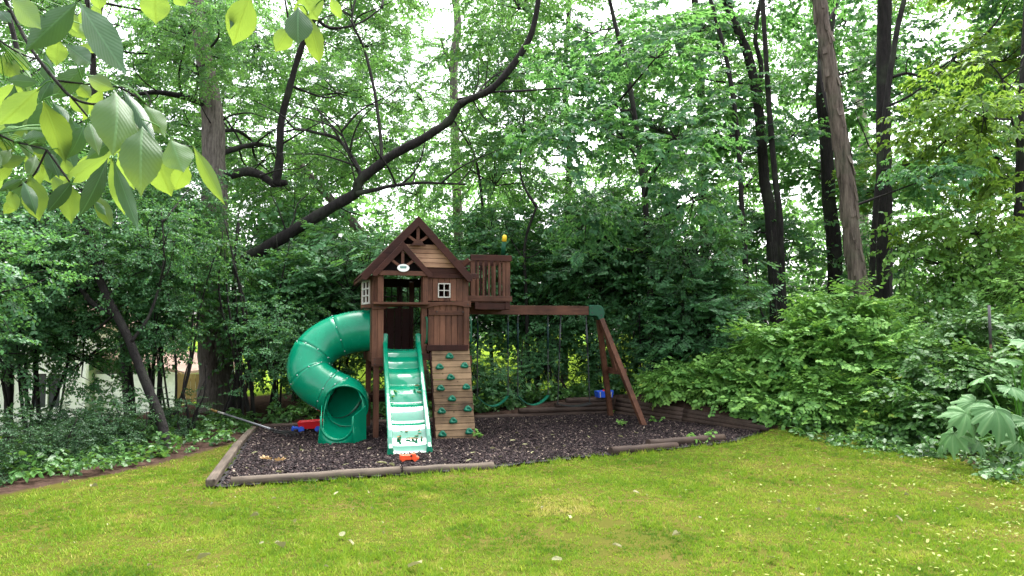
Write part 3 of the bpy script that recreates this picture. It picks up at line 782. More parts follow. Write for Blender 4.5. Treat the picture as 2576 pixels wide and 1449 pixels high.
# ------- tube slide (centre line in world, turned into the tower's own frame)
Minv = (Matrix.Translation(PT.location) @ Matrix.Rotation(R(16), 4, 'Z')).inverted()
TP = [(-2.18, 11.74, 1.61), (-2.55, 11.70, 1.565), (-2.88, 11.61, 1.43), (-3.07, 11.47, 1.20), (-3.08, 11.36, .98), (-2.95, 11.29, .82), (-2.75, 11.27, .70), (-2.56, 11.24, .62), (-2.45, 11.13, .555), (-2.435, 10.98, .50)]
TPl = [Minv @ Vector(p) for p in TP]
pp = smooth_path(TPl, 7)
TR = .315
def frames(pp):
    fr = []; ref = Vector((0, 0, 1))
    for i, p in enumerate(pp):
        t_ = (pp[min(i + 1, len(pp) - 1)] - pp[max(i - 1, 0)]).normalized()
        a_ = t_.cross(ref).normalized(); b_ = a_.cross(t_); fr.append((p, a_, b_, t_))
    return fr
fr = frames(pp); nT = 36
seams = [0, 10, 20, 31, 42, 52, len(pp) - 1]
ts = root('tube_slide_tmp', None, None)
tube_obj = None
for si in range(len(seams) - 1):
    i0, i1 = seams[si], seams[si + 1]; vs = []; fs = []
    m_ = i1 - i0 + 1
    for i in range(i0, i1 + 1):
        p, a_, b_, t_ = fr[i]
        rr = TR + (.010 if i in (i0, i1) else 0)
        for j in range(nT):
            th_ = 2 * math.pi * j / nT; vs.append(p + (a_ * math.cos(th_) + b_ * math.sin(th_)) * rr)
    for i in range(m_ - 1):
        for j in range(nT): fs.append((i * nT + j, i * nT + (j + 1) % nT, (i + 1) * nT + (j + 1) % nT, (i + 1) * nT + j))
    o = MB().add(vs, fs, True).build('tube_section', M['green_plastic'], tube_obj or PT)
    sd = o.modifiers.new('skin', 'SOLIDIFY'); sd.thickness = .012; sd.offset = -1
    if tube_obj is None: o.name = 'tube_slide'; tube_obj = o
for i in seams[1:]:
    p, a_, b_, t_ = fr[i]
    ring = [p + (a_ * math.cos(2 * math.pi * j / nT) + b_ * math.sin(2 * math.pi * j / nT)) * (TR + .008) for j in range(nT + 1)]
    MB().tube(ring, .012, 6, False).build('flange', M['seam_dark'] if i != seams[-1] else M['green_plastic'], tube_obj)
mb = MB()
for i in seams[1:-1]:
    p, a_, b_, t_ = fr[i]
    for j in range(10):
        th_ = 2 * math.pi * (j + .3) / 10; c_ = p + (a_ * math.cos(th_) + b_ * math.sin(th_)) * (TR + .02)
        mb.ball(c_, .011, 6, 4)
mb.build('bolt', M['bolt_steel'], tube_obj)
# lengthwise mould seam along the outer wall of the upper bends
seam_pts = []
for i in range(seams[1], seams[3] + 1):
    p, a_, b_, t_ = fr[i]; th_ = R(150 + 30); th_ = R(35)
    seam_pts.append(p + (a_ * math.cos(th_ * -1 + math.pi) + b_ * math.sin(R(40))) * (TR + .003))
# half-pipe exit chute
p, a_, b_, t_ = fr[-1]
tl = (Matrix.Rotation(R(-16), 3, 'Z') @ Vector((-.10, -.99, 0))).normalized(); ax = Vector((tl.y, -tl.x, 0))
if ax.dot(a_) < 0: ax = -ax
secs = [(0, 0, 1.0, 62), (.06, -.06, .98, 30), (.13, -.115, .92, 4), (.22, -.165, .84, -12), (.30, -.195, .78, -20), (.36, -.205, .74, -22)]
vs = []; fs = []; mC = 22
for (dl_, dz_, kr, top_deg) in secs:
    c_ = p + tl * dl_ + Vector((0, 0, dz_)); 
    for j in range(mC + 1):
        th_ = R(180 - top_deg) + (R(360 + top_deg) - R(180 - top_deg)) * j / mC
        vs.append(c_ + ax * math.cos(th_) * TR * kr + Vector((0, 0, 1)) * math.sin(th_) * TR * kr)
for i in range(len(secs) - 1):
    for j in range(mC): fs.append((i * (mC + 1) + j, i * (mC + 1) + j + 1, (i + 1) * (mC + 1) + j + 1, (i + 1) * (mC + 1) + j))
ch = MB().add(vs, fs, True).build('exit_chute', M['green_plastic'], tube_obj)
sd = ch.modifiers.new('skin', 'SOLIDIFY'); sd.thickness = .014; sd.offset = 1
# apron: front wall with a U cut, down to the ground, plus side cheeks
c_ = p + tl * .36 + Vector((0, 0, -.205)); kr = .74
vs = []; nA = 24
for j in range(nA + 1):
    th_ = R(180) + R(180) * j / nA
    q_ = c_ + ax * math.cos(th_) * TR * kr + Vector((0, 0, 1)) * (math.sin(th_) * TR * kr)
    if j == 0 or j == nA: q_ = q_ + Vector((0, 0, .10))
    vs.append(q_)
for j in range(nA + 1):
    s_ = -1 + 2 * j / nA; vs.append(c_ + ax * s_ * (TR * kr + .035) + tl * .03 + Vector((0, 0, -c_.z - .03)))
fs = [(j, j + 1, nA + 1 + j + 1, nA + 1 + j) for j in range(nA)]
ap = MB().add(vs, fs, True)
for sg in (-1, 1):
    ed = [c_ + ax * sg * (TR * kr) + Vector((0, 0, .10)), p + ax * sg * (TR + .015) + tl * .08 + Vector((0, 0, .02)), p + ax * sg * (TR + .02) + tl * .08 + Vector((0, 0, -p.z - .03)), c_ + ax * sg * (TR * kr + .035) + tl * .03 + Vector((0, 0, -c_.z - .03))]
    ap.add(ed, [(0, 1, 2, 3)])
rim = [q_ + tl * .012 for q_ in vs[:nA + 1]]; MB().tube(rim, .016, 6).build('rim', M['green_plastic'], tube_obj)
o = ap.build('apron', M['green_plastic'], tube_obj); sd = o.modifiers.new('skin', 'SOLIDIFY'); sd.thickness = .012; sd.offset = 0
bpy.data.objects.remove(ts)
# wooden support board by the chute
sb = Minv @ Vector((-2.78, 11.22, 0))
pb('chute_support', 'wood_upright', MB().bar(sb + Vector((0, 0, -.03)), sb + Vector((.06, .02, .33)), .03, .10, (0, 1, 0)))
# ------- swing beam and A-frame
pb('swing_beam', 'wood_level', MB().box(TW + .02, 3.86, .755, .845, 1.868, 2.022))
pb('beam_bracket', 'green_bracket', MB().prism([(x - .165, z) for x, z in [(3.90, 1.852), (4.03, 1.852), (4.06, 1.83), (4.07, 1.79), (4.165, 1.77), (4.185, 1.90), (4.17, 1.98), (4.12, 2.03), (4.05, 2.042), (3.90, 2.042)]], .73, .87), None, .012)
bb = MB()
for x, z in ((3.95, 1.99), (3.95, 1.91), (4.10, 1.97), (4.12, 1.86)): bb.tube([(x - .165, .722, z), (x - .165, .732, z)], .012, 8)
pb('bracket_bolt', 'bolt_dark', bb, None, 0)
apx = Vector((3.955, .80, 1.80))
pb('a_frame_leg', 'wood_upright', MB().bar(apx + Vector((.0, -.05, 0)), (4.57, .36, -.03), .085, .085, (1, 0, 0)))
pb('a_frame_leg', 'wood_upright', MB().bar(apx + Vector((.0, .05, 0)), (4.49, 1.58, -.03), .085, .085, (1, 0, 0)))
cA, cB = apx.lerp(Vector((4.57, .36, 0)), .50), apx.lerp(Vector((4.49, 1.58, 0)), .50)
pb('a_frame_crossbar', 'wood_level', MB().bar(cA + Vector((.05, -.05, 0)), cB + Vector((.05, .05, 0)), .03, .11))
pb('a_frame_brace', 'wood_upright', MB().bar(apx + Vector((.06, .0, -.05)), (cA + cB) / 2 + Vector((.04, 0, 0)), .04, .11, (0, 1, 0)))

# ------------------------------------------------------------------ swings (each hangs on its own)
Mpt = Matrix.Translation(PT.location) @ Matrix.Rotation(R(16), 4, 'Z')
def swing(name, label, xa, xb, zl, sag, mat, chain, seat_w=.13, open_=0.0, group='swings under the beam', yoff=0):
    a_ = Mpt @ Vector((xa, .80, 1.87)); b_ = Mpt @ Vector((xb, .80, 1.87)); mid = (a_ + b_) / 2
    r_ = root(name, label, 'swing', (mid.x, mid.y, 0), R(16), group)
    h = (xb - xa) / 2
    pts = []
    for i in range(13):
        s_ = -1 + i / 6; pts.append(Vector((s_ * (h + open_), yoff, zl + sag * (s_ * s_) )))
    vs = []; fs = []
    for p_ in pts:
        vs += [p_ + Vector((0, -seat_w / 2, 0)), p_ + Vector((0, seat_w / 2, 0)), p_ + Vector((0, seat_w / 2, .012)), p_ + Vector((0, -seat_w / 2, .012))]
    for i in range(12):
        for j in range(4): fs.append((i * 4 + j, i * 4 + (j + 1) % 4, (i + 1) * 4 + (j + 1) % 4, (i + 1) * 4 + j))
    fs += [(3, 2, 1, 0), (48, 49, 50, 51)]
    MB().add(vs, [f[::-1] for f in fs]).build('seat', M[mat], r_)
    for sg, e in ((-1, pts[0]), (1, pts[-1])):
        cb = MB(); top_ = Vector((sg * h, 0, 1.86)); bot_ = e + Vector((0, 0, .01))
        nl = 34
        cb.tube([top_, bot_], .007, 5)
        for i in range(nl):
            q_ = top_.lerp(bot_, (i + .5) / nl)
            if i % 2: cb.box(q_.x - .009, q_.x + .009, q_.y - .004, q_.y + .004, q_.z - .02, q_.z + .02)
            else: cb.box(q_.x - .005, q_.x + .005, q_.y - .013, q_.y + .013, q_.z - .02, q_.z + .02)
        c1 = cb.build('chain', M['chain'], r_)
        MB().tube([top_.lerp(bot_, .1), top_.lerp(bot_, .42)], .016, 8).build('chain_sleeve', M[chain], c1)
    return r_
swing('belt_swing', 'green belt swing hanging nearest the tower', 1.79, 2.31, .36, .16, 'green_hold', 'chain_green')
swing('belt_swing', 'green belt swing hanging at the middle of the beam', 2.48, 3.01, .36, .15, 'green_hold', 'chain_green')
swing('flat_swing', 'black swing on dark chains nearest the A-frame end of the beam', 3.24, 3.70, .32, .04, 'black_plastic', 'chain', .2, .06)
# ------------------------------------------------------------------ toys and tools
# red and blue toy cart behind the tube slide
p = on_ground(782, 1084, .04)
c = root('toy_cart', 'red plastic toy dump cart with blue wheels behind the tube slide', 'toy cart', (p.x, p.y, .035), R(8))
def tray(L, Wt, z0, z1, flare, th=.012):
    mb = MB(); o_ = [(-L, -Wt), (L, -Wt), (L, Wt), (-L, Wt)]; f2 = 1 + flare
    vs = [(x, y, z0) for x, y in o_] + [(x * f2, y * f2, z1 + (.02 if x > 0 else 0)) for x, y in o_] + [(x * f2 * .93, y * f2 * .90, z1 + (.02 if x > 0 else 0)) for x, y in o_] + [(x * .92, y * .88, z0 + .012) for x, y in o_]
    fs = [(3, 2, 1, 0)]
    for i in range(4):
        j = (i + 1) % 4; fs += [(i, j, 4 + j, 4 + i), (4 + i, 4 + j, 8 + j, 8 + i), (8 + i, 8 + j, 12 + j, 12 + i)]
    fs += [(12, 13, 14, 15)]
    return mb.add(vs, fs)
tray(.16, .10, .05, .155, .22).build('tray', M['red_plastic'], c, .006)
for sx in (-.13, .12):
    for sy in (-.11, .11):
        MB().tube([(sx, sy - .018, .045), (sx, sy + .018, .045)], .048, 16).build('wheel', M['blue_plastic'], c, .004)
MB().bar((-.15, 0, .06), (-.27, -.02, .055), .09, .03).bar((-.27, -.07, .05), (-.27, .05, .05), .03, .06).build('hitch', M['blue_plastic'], c, .004)
# orange toy at the foot of the slide
p = on_ground(1033, 1156, .03)
c = root('toy_truck', 'small orange plastic toy truck at the foot of the wave slide', 'toy truck', (p.x - .01, p.y - .06, .022), R(12))
MB().box(-.115, .02, -.05, .05, .02, .075).box(-.115, -.095, -.052, .052, .075, .085).build('body', M['orange_plastic'], c, .01)
MB().prism([(.022, .02), (.115, .02), (.12, .045), (.09, .055), (.07, .09), (.03, .095), (.022, .08)], -.047, .047).build('cab', M['orange_plastic'], c, .008)
for sx in (-.075, .07):
    for sy in (-.05, .05): MB().tube([(sx, sy - .008, .02), (sx, sy + .008, .02)], .024, 14).build('wheel', M['orange_plastic'], c)
MB().tube([(.02, -.052, .07), (.02, -.047, .07)], .013, 10).build('headlight', M['black_plastic'], c)
# blue toy on the retaining wall corner
c = root('toy_bin', 'blue plastic toy bin with white bands on the retaining wall corner', 'toy bin', (1.74, 14.20, .345), R(14))
tray(.14, .10, .0, .115, .12).build('bin', M['blue_plastic'], c, .006)
for x in (-.11, .10): MB().bar((x, -.107, .005), (x * 1.1, -.120, .112), .014, .006, (0, 1, 0)).build('band', M['white_plastic'], c)
MB().ball((-.01, -.02, .10), (.03, .03, .045)).build('ball', M['red_plastic'], c)
# long handled tool lying over the bed edge
a_, b_ = at(523, 1071, 12.55), at(655, 1082, 11.75)
e_ = at(690, 1088, 11.55)
c = root('garden_fork', 'long grey-handled garden fork lying across the left bed edge', 'garden fork', ((a_.x + b_.x) / 2, (a_.y + b_.y) / 2, .08))
def rel(v): return Vector(v) - c.location
a_.z = .30; b_.z = .125; e_.z = .075
dh = (e_ - a_)
MB().tube([rel(a_ + dh * .15), rel(e_)], .016, 10).build('handle', M['metal_grey'], c)
MB().tube([rel(a_), rel(a_ + dh * .152)], .019, 10).build('grip', M['tool_grip'], c)
MB().tube([rel(a_ + dh * .17), rel(a_ + dh * .26)], .0175, 10).build('sticker', M['white_plastic'], c)
fdir = (on_ground(752, 1100, .05) - e_).normalized(); sd_ = Vector((fdir.y, -fdir.x, 0)).normalized()
MB().tube([rel(e_ - dh * .04), rel(e_ + fdir * .10)], .022, 10).build('socket', M['black_plastic'], c)
for k in (-1.5, -.5, .5, 1.5):
    q0 = e_ + fdir * .08; q1 = q0 + fdir * .12 + sd_ * k * .065; q2 = q1 + fdir * .3 + Vector((0, 0, .02)); q3 = q2 + fdir * .12 + Vector((0, 0, -.03))
    MB().tube([rel(x) for x in smooth_path([q0, q1, q2, q3], 4)], .010, 6).build('tine', M['black_plastic'], c)
# rusty post on the right
b_ = at(2497, 1000, 10.6); b_.z = gzf(b_.x, b_.y)
t_ = at(2488, 768, 10.6)
c = root('metal_post', 'thin rusty metal post standing in the weeds at the right', 'post', b_)
mid = (t_ - b_) * .72
MB().tube([(0, 0, -.1), mid], .016, 10).build('lower_pipe', M['rust'], c)
MB().tube([mid, t_ - b_], .019, 10).build('upper_pipe', M['post_grey'], c)
MB().box(-.03, .02, -.05, -.03, .72, .80).build('tag', M['white_plastic'], c)

# ------------------------------------------------------------------ house and fence beyond the left trees
hz = -2.25
c = root('house', 'white sided house with pinkish roof half hidden by the left trees', 'house', (-18.4, 28.0, hz), R(0))
mb = MB().box(-9, 2.35, 0, 9, -.5, 1.0).box(-9, .55, 0, 9, 1.0, 2.25).box(1.55, 2.35, 0, 9, 1.0, 2.25).box(-9, 2.35, 0, 9, 2.25, 4.1)
mb.build('wall', M['white_siding'], c)
MB().box(2.35, 2.5, -.06, .12, -.5, 4.1).box(-.35, -.2, -.05, -.002, -.5, 4.1).box(-.9, 2.35, -.04, -.002, .55, .75).build('corner_trim', M['white_paint'], c)
wf = MB().box(.45, .55, -.06, .03, .95, 2.3).box(1.55, 1.65, -.06, .03, .95, 2.3).box(.55, 1.55, -.06, .03, .9, 1.0).box(.55, 1.55, -.06, .03, 2.25, 2.35).box(1.02, 1.08, -.05, .02, 1.0, 2.25).build('window', M['white_paint'], c)
MB().box(.55, 1.55, .04, .06, 1.0, 2.25).build('pane', M['glass_dark'], wf)
MB().prism([(-9.5, 4.0), (2.9, 4.0), (2.7, 4.15), (-.5, 5.6), (-9.5, 5.6)], -.5, 9.4).build('roof', M['shingle'], c)
MB().box(2.5, 5.6, .6, 7, -.3, .25).box(2.5, 5.6, .58, .72, .25, 2.2).box(5.45, 5.6, .72, 7, .25, 2.2).build('porch', M['white_paint'], c)
MB().prism([(2.52, 2.9), (6.0, 2.2), (6.0, 2.3), (2.52, 3.05)], .3, 7.2).build('porch_roof', M['shingle'], c)
c = root('wooden_fence', 'yellowish wooden fence boards glimpsed through the left trees', 'fence', (-11.2, 25.0, gzf(-11.2, 25.0)))
mb = MB()
for i in range(16): mb.box(i * .16, i * .16 + .145, 0, .025, .1, 1.1)
mb.build('boards', M['fence_yellow'], c)
MB().box(0, 2.56, .027, .07, .35, .45).box(0, 2.56, .027, .07, .85, .95).build('rail', M['fence_yellow'], c)
for x in (0, 1.25, 2.45): MB().box(x, x + .1, .072, .17, -.2, 1.15).build('post', M['fence_yellow'], c)
# ------------------------------------------------------------------ foliage generators
SH = np.array([(0, 0, 0), (-.42, .30, .06), (-.36, .66, .04), (0, 1, -.10), (.36, .66, .04), (.42, .30, .06)])
QF = np.array([(0, 3, 2, 1), (0, 5, 4, 3)])
def unit(v): return v / (np.linalg.norm(v, axis=-1, keepdims=True) + 1e-9)
def leaves(base, d, nrm, ln, wd):
    d = unit(d); s = unit(np.cross(d, nrm)); n = np.cross(s, d)
    return base[:, None] + d[:, None] * (SH[None, :, 1:2] * ln[:, None, None]) + s[:, None] * (SH[None, :, 0:1] * wd[:, None, None]) + n[:, None] * (SH[None, :, 2:3] * ln[:, None, None])
def sticks(A, B, ra, rb):
    """three-sided sticks, 6 verts and 3 quads each"""
    A = np.asarray(A); B = np.asarray(B); t = unit(B - A); ref = np.where(np.abs(t[:, 2:3]) > .9, np.array([[1., 0, 0]]), np.array([[0, 0, 1.]]))
    a = unit(np.cross(t, ref)); b = np.cross(a, t); out = []
    for P_, r in ((A, ra), (B, rb)):
        for k in range(3):
            th = 2.0944 * k; out.append(P_ + (a * math.cos(th) + b * math.sin(th)) * np.asarray(r).reshape(-1, 1))
    return np.stack(out, 1)
STF = np.array([(0, 1, 4, 3), (1, 2, 5, 4), (2, 0, 3, 5)])
def spray(seed, kind, L, ll, lw, n):
    """a leafy twig along +X; returns leaf verts (n,6,3) and stick verts"""
    g = np.random.default_rng(seed); B = []; D = []; Nn = []; sa = []; sb = []
    if kind == 'simple':
        tw = [((0, 0, 0), (1, 0, -.12), L)]
        for k in range(5):
            x = L * (.15 + .16 * k); sgn = 1 if k % 2 else -1
            tw.append(((x, 0, -.12 * x), (math.cos(.8), sgn * math.sin(.8), g.normal(-.05, .2)), L * g.uniform(.3, .5)))
        per = n // len(tw)
        for (o_, d_, l_) in tw:
            o_ = np.array(o_); d_ = unit(np.array(d_, float)); sa.append(o_); sb.append(o_ + d_ * l_)
            for i in range(per):
                t_ = (i + .6) / per; sgn = 1 if i % 2 else -1
                lat = np.array((-d_[1], d_[0], 0)) * sgn
                B.append(o_ + d_ * l_ * t_ + g.normal(0, .012, 3)); D.append(d_ * .6 + lat * g.uniform(.4, 1.1) + np.array((0, 0, g.normal(-.45, .4))))
                Nn.append((g.normal(.15, .6), g.normal(0, .6), 1))
    elif kind == 'compound':
        nc = max(3, n // 9)
        sa.append(np.zeros(3)); sb.append(np.array((L, 0, -.05)))
        for c_ in range(nc):
            x = L * (c_ + .5) / nc; sgn = 1 if c_ % 2 else -1; an = g.uniform(.5, 1.2) * sgn
            d_ = np.array((math.cos(an), math.sin(an), g.normal(.05, .25))); o_ = np.array((x, 0, 0)); rl = ll * 3.6 * g.uniform(.8, 1.15)
            lat = np.array((-d_[1], d_[0], g.normal(0, .15))); sa.append(o_); sb.append(o_ + d_ * rl)
            tiltv = np.array((g.normal(.35, .5), g.normal(0, .5), 1))
            for i in range(4):
                for s2 in (-1, 1):
                    t_ = .28 + .21 * i; B.append(o_ + d_ * rl * t_ + np.array((0, 0, -.03 * t_))); D.append(d_ * .45 + lat * s2 + np.array((0, 0, -.2))); Nn.append(tiltv + g.normal(0, .18, 3))
            B.append(o_ + d_ * rl); D.append(d_ + np.array((0, 0, -.2))); Nn.append(tiltv)
    else:   # fans of five drooping leaflets
        nc = max(3, n // 5)
        sa.append(np.zeros(3)); sb.append(np.array((L, 0, -.08)))
        for c_ in range(nc):
            x = L * (c_ + .6) / nc; sgn = 1 if c_ % 2 else -1; an = g.uniform(.35, 1.15) * sgn if c_ < nc - 1 else 0
            d_ = np.array((math.cos(an), math.sin(an), g.normal(.0, .18))); o_ = np.array((x, 0, -.05)); st = ll * g.uniform(.5, 1.0)
            sa.append(o_); sb.append(o_ + d_ * st); c0 = o_ + d_ * st
            lat = np.array((-d_[1], d_[0], 0)); up = np.array((g.normal(0, .25), g.normal(0, .25), 1))
            for fa in (-1.25, -.62, 0, .62, 1.25):
                B.append(c0); D.append(d_ * math.cos(fa) + lat * math.sin(fa) + np.array((0, 0, g.normal(-.42, .15)))); Nn.append(up + g.normal(0, .12, 3))
    B = np.array(B); m_ = len(B)
    ln = ll * g.uniform(.7, 1.15, m_); wd = ln * lw * g.uniform(.85, 1.15, m_)
    sa = np.array(sa); sb = np.array(sb)
    return leaves(B, np.array(D), np.array(Nn), ln, wd), sticks(sa, sb, np.full(len(sa), .0045), np.full(len(sa), .002))
def place(tmpl, yaw, pitch, roll, pos, sc):
    """many copies of one spray; yaw etc are arrays; returns (leafV, stickV)"""
    cy_, sy_, cp, sp, cr, sr = np.cos(yaw), np.sin(yaw), np.cos(pitch), np.sin(pitch), np.cos(roll), np.sin(roll)
    Z = np.zeros_like(yaw); O = np.ones_like(yaw)
    Rz = np.stack([np.stack([cy_, -sy_, Z], -1), np.stack([sy_, cy_, Z], -1), np.stack([Z, Z, O], -1)], 1)
    Ry = np.stack([np.stack([cp, Z, -sp], -1), np.stack([Z, O, Z], -1), np.stack([sp, Z, cp], -1)], 1)
    Rx = np.stack([np.stack([O, Z, Z], -1), np.stack([Z, cr, -sr], -1), np.stack([Z, sr, cr], -1)], 1)
    Rm = Rz @ Ry @ Rx * sc[:, None, None]
    res = []
    for T_ in tmpl: res.append(np.einsum('nij,mvj->nmvi', Rm, T_) + pos[:, None, None])
    return res
def foliage_mesh(name, parts, extra=None, tone=None):
    """parts = list of (leafV (n,m,6,3), stickV); extra = stick verts (k,6,3)"""
    lv = [p_[0].reshape(-1, 6, 3) for p_ in parts]; g = np.random.default_rng(len(name) * 7 + len(lv))
    rn = []
    for p_ in parts:
        n_, m_ = p_[0].shape[:2]
        rn.append(np.clip(g.normal(.42, .16, (n_, 1)) + g.normal(0, .17, (n_, m_)), 0, 1).ravel())
    lv = np.concatenate(lv); rn = np.concatenate(rn)
    sv = [p_[1].reshape(-1, 6, 3) for p_ in parts] + ([extra] if extra is not None and len(extra) else [])
    sv = np.concatenate(sv)
    nl, ns = len(lv), len(sv)
    V = np.concatenate([lv.reshape(-1, 3), sv.reshape(-1, 3)])
    F = np.concatenate([(np.arange(nl)[:, None, None] * 6 + QF[None]).reshape(-1, 4), (np.arange(ns)[:, None, None] * 6 + STF[None]).reshape(-1, 4) + nl * 6])
    mi = np.concatenate([np.zeros(nl * 2, np.int32), np.ones(ns * 3, np.int32)])
    return np_mesh(name, V, F, np.concatenate([np.repeat(rn, 2), np.zeros(ns * 3)]), mi)
SPR = {}
def sprays(key):
    if key not in SPR:
        cfg = dict(under=('simple', .50, .064, .80, 42), oak=('simple', .62, .092, .72, 42), big=('fan', .80, .185, .52, 40), bush=('compound', .42, .078, .78, 54),
                   far=('simple', 1.7, .26, .62, 36), herb=('simple', .26, .085, .7, 18), broad=('simple', .55, .115, .74, 26))[key]
        SPR[key] = [spray(100 + 17 * i + len(key), *cfg) for i in range(4)]
    return SPR[key]
def blob_parts(key, g, c, r, n, layer=0, power=.45, pitch=-.30, out=.9, lo=-1):
    c = np.asarray(c, float); r = np.asarray(r, float)
    v = unit(g.normal(size=(n, 3))); v[:, 2] = np.where(v[:, 2] < lo, -v[:, 2], v[:, 2]); rad = g.random(n) ** power
    pos = v * rad[:, None]
    # uneven outline
    bump = 1 + .22 * np.sin(v[:, 0] * 3.1 + c[0] * 5) * np.sin(v[:, 1] * 3.7 + c[1] * 3) + .15 * np.sin(v[:, 2] * 5 + 1)
    pos = c + pos * r * bump[:, None]
    if layer: pos[:, 2] = np.round(pos[:, 2] / layer) * layer + g.normal(0, layer * .16, n)
    yaw = np.arctan2(pos[:, 1] - c[1], pos[:, 0] - c[0]) + g.normal(0, .7, n)
    pi_ = g.normal(pitch, .28, n) + v[:, 2] * .35; ro = g.normal(0, .35, n); sc = g.uniform(.75, 1.2, n)
    res = []; T = sprays(key); idx = g.integers(0, len(T), n)
    for k in range(len(T)):
        s_ = idx == k
        if s_.any(): res.append(place(T[k], yaw[s_], pi_[s_], ro[s_], pos[s_], sc[s_]))
    return res, pos
def clump_mesh(name, key, seed, r, n, layer=0, boughs=10, hollow=.45):
    g = np.random.default_rng(seed)
    parts, pos = blob_parts(key, g, (0, 0, 0), r, n, layer, hollow)
    pick = pos[g.choice(len(pos), boughs, replace=False)]
    st = np.array((0, 0, -r[2] * .5)); A = []; Bq = []; ra = []; rb = []
    for p_ in pick:
        m_ = st * .4 + p_ * .55 + g.normal(0, .08, 3); A += [st * .8, m_]; Bq += [m_, p_]; ra += [.022, .012]; rb += [.012, .004]
    return foliage_mesh(name, parts, sticks(np.array(A), np.array(Bq), np.array(ra), np.array(rb)))
LIB = {
    'under': [clump_mesh('leaf_clump', 'under', 10 + i, r, n, .22, 14) for i, (r, n) in enumerate([((1.15, 1.15, 1.0), 98), ((1.0, 1.1, 1.25), 95), ((1.35, 1.2, .8), 98)])],
    'oak': [clump_mesh('leaf_clump', 'oak', 30 + i, r, n, .30, 12) for i, (r, n) in enumerate([((1.7, 1.7, .95), 95), ((1.5, 1.9, 1.15), 90), ((1.9, 1.5, .8), 95)])],
    'big': [clump_mesh('leaf_clump', 'big', 50 + i, r, n, .38, 10) for i, (r, n) in enumerate([((1.6, 1.6, .85), 55), ((1.4, 1.5, 1.1), 52), ((1.8, 1.4, .7), 55)])],
    'leaflet': [clump_mesh('leaf_clump', 'bush', 70 + i, r, n, .25, 12) for i, (r, n) in enumerate([((1.15, 1.15, 1.0), 80), ((1.0, 1.2, 1.2), 80)])],
    'broad': [clump_mesh('leaf_clump', 'broad', 80 + i, r, n, .25, 12) for i, (r, n) in enumerate([((1.15, 1.15, 1.0), 85), ((1.0, 1.2, 1.2), 85)])],
}
def clump(parent, key, loc, sc, mat, rg, bark='bark_dark'):
    me = LIB[key][rg.randrange(len(LIB[key]))]
    o_ = bpy.data.objects.new('leaf_clump', me); COL.objects.link(o_); o_.parent = parent
    if not me.materials: me.materials.append(M['leaf_under']); me.materials.append(M['bark_dark'])
    o_.material_slots[0].link = 'OBJECT'; o_.material_slots[0].material = M[mat]
    o_.location = loc; o_.rotation_euler = (rg.uniform(-.15, .15), rg.uniform(-.15, .15), rg.uniform(0, 6.28))
    o_.scale = (sc * rg.uniform(.9, 1.15), sc * rg.uniform(.9, 1.15), sc * rg.uniform(.85, 1.1))
    return o_

def bark_tube(mb, pts, rad, n=12, per=5, rough=.05, seed=0):
    rg = random.Random(seed); pp, rr = smooth_path(pts, per, rad)
    b0 = len(mb.v); mb.tube(pp, [r * (1 + rg.uniform(-rough, rough)) for r in rr], n)
    for i in range(b0, len(mb.v)):
        k = i - b0; ring = k // n
        if ring < len(pp):
            c_ = pp[ring]; v = Vector(mb.v[i]); mb.v[i] = tuple(c_ + (v - c_) * (1 + rg.uniform(-rough, rough) * 1.6))
KEY = []          # trunks and limbs that stay in the open: (depth, [(u, v) ...])
def uv_of(p):
    q = Vector(p) - Vector((0, 0, EYE)); c, s_ = math.cos(PITCH), math.sin(PITCH)
    f = q.y * c + q.z * s_; up = q.z * c - q.y * s_
    return CU + FPX * q.x / f, CV - FPX * up / f
def hides(p, r):
    """depth of the nearest open trunk this clump would hide, else None"""
    u, v = uv_of(p); rp = r * FPX / p.y
    for Yk, line, k in KEY:
        if p.y > Yk + .2: continue
        for (u0, v0), (u1, v1) in zip(line, line[1:]):
            L2 = (u1 - u0) ** 2 + (v1 - v0) ** 2 + 1e-6; t_ = max(0, min(1, ((u - u0) * (u1 - u0) + (v - v0) * (v1 - v0)) / L2))
            if math.hypot(u - u0 - t_ * (u1 - u0), v - v0 - t_ * (v1 - v0)) < rp * k: return Yk
    return None
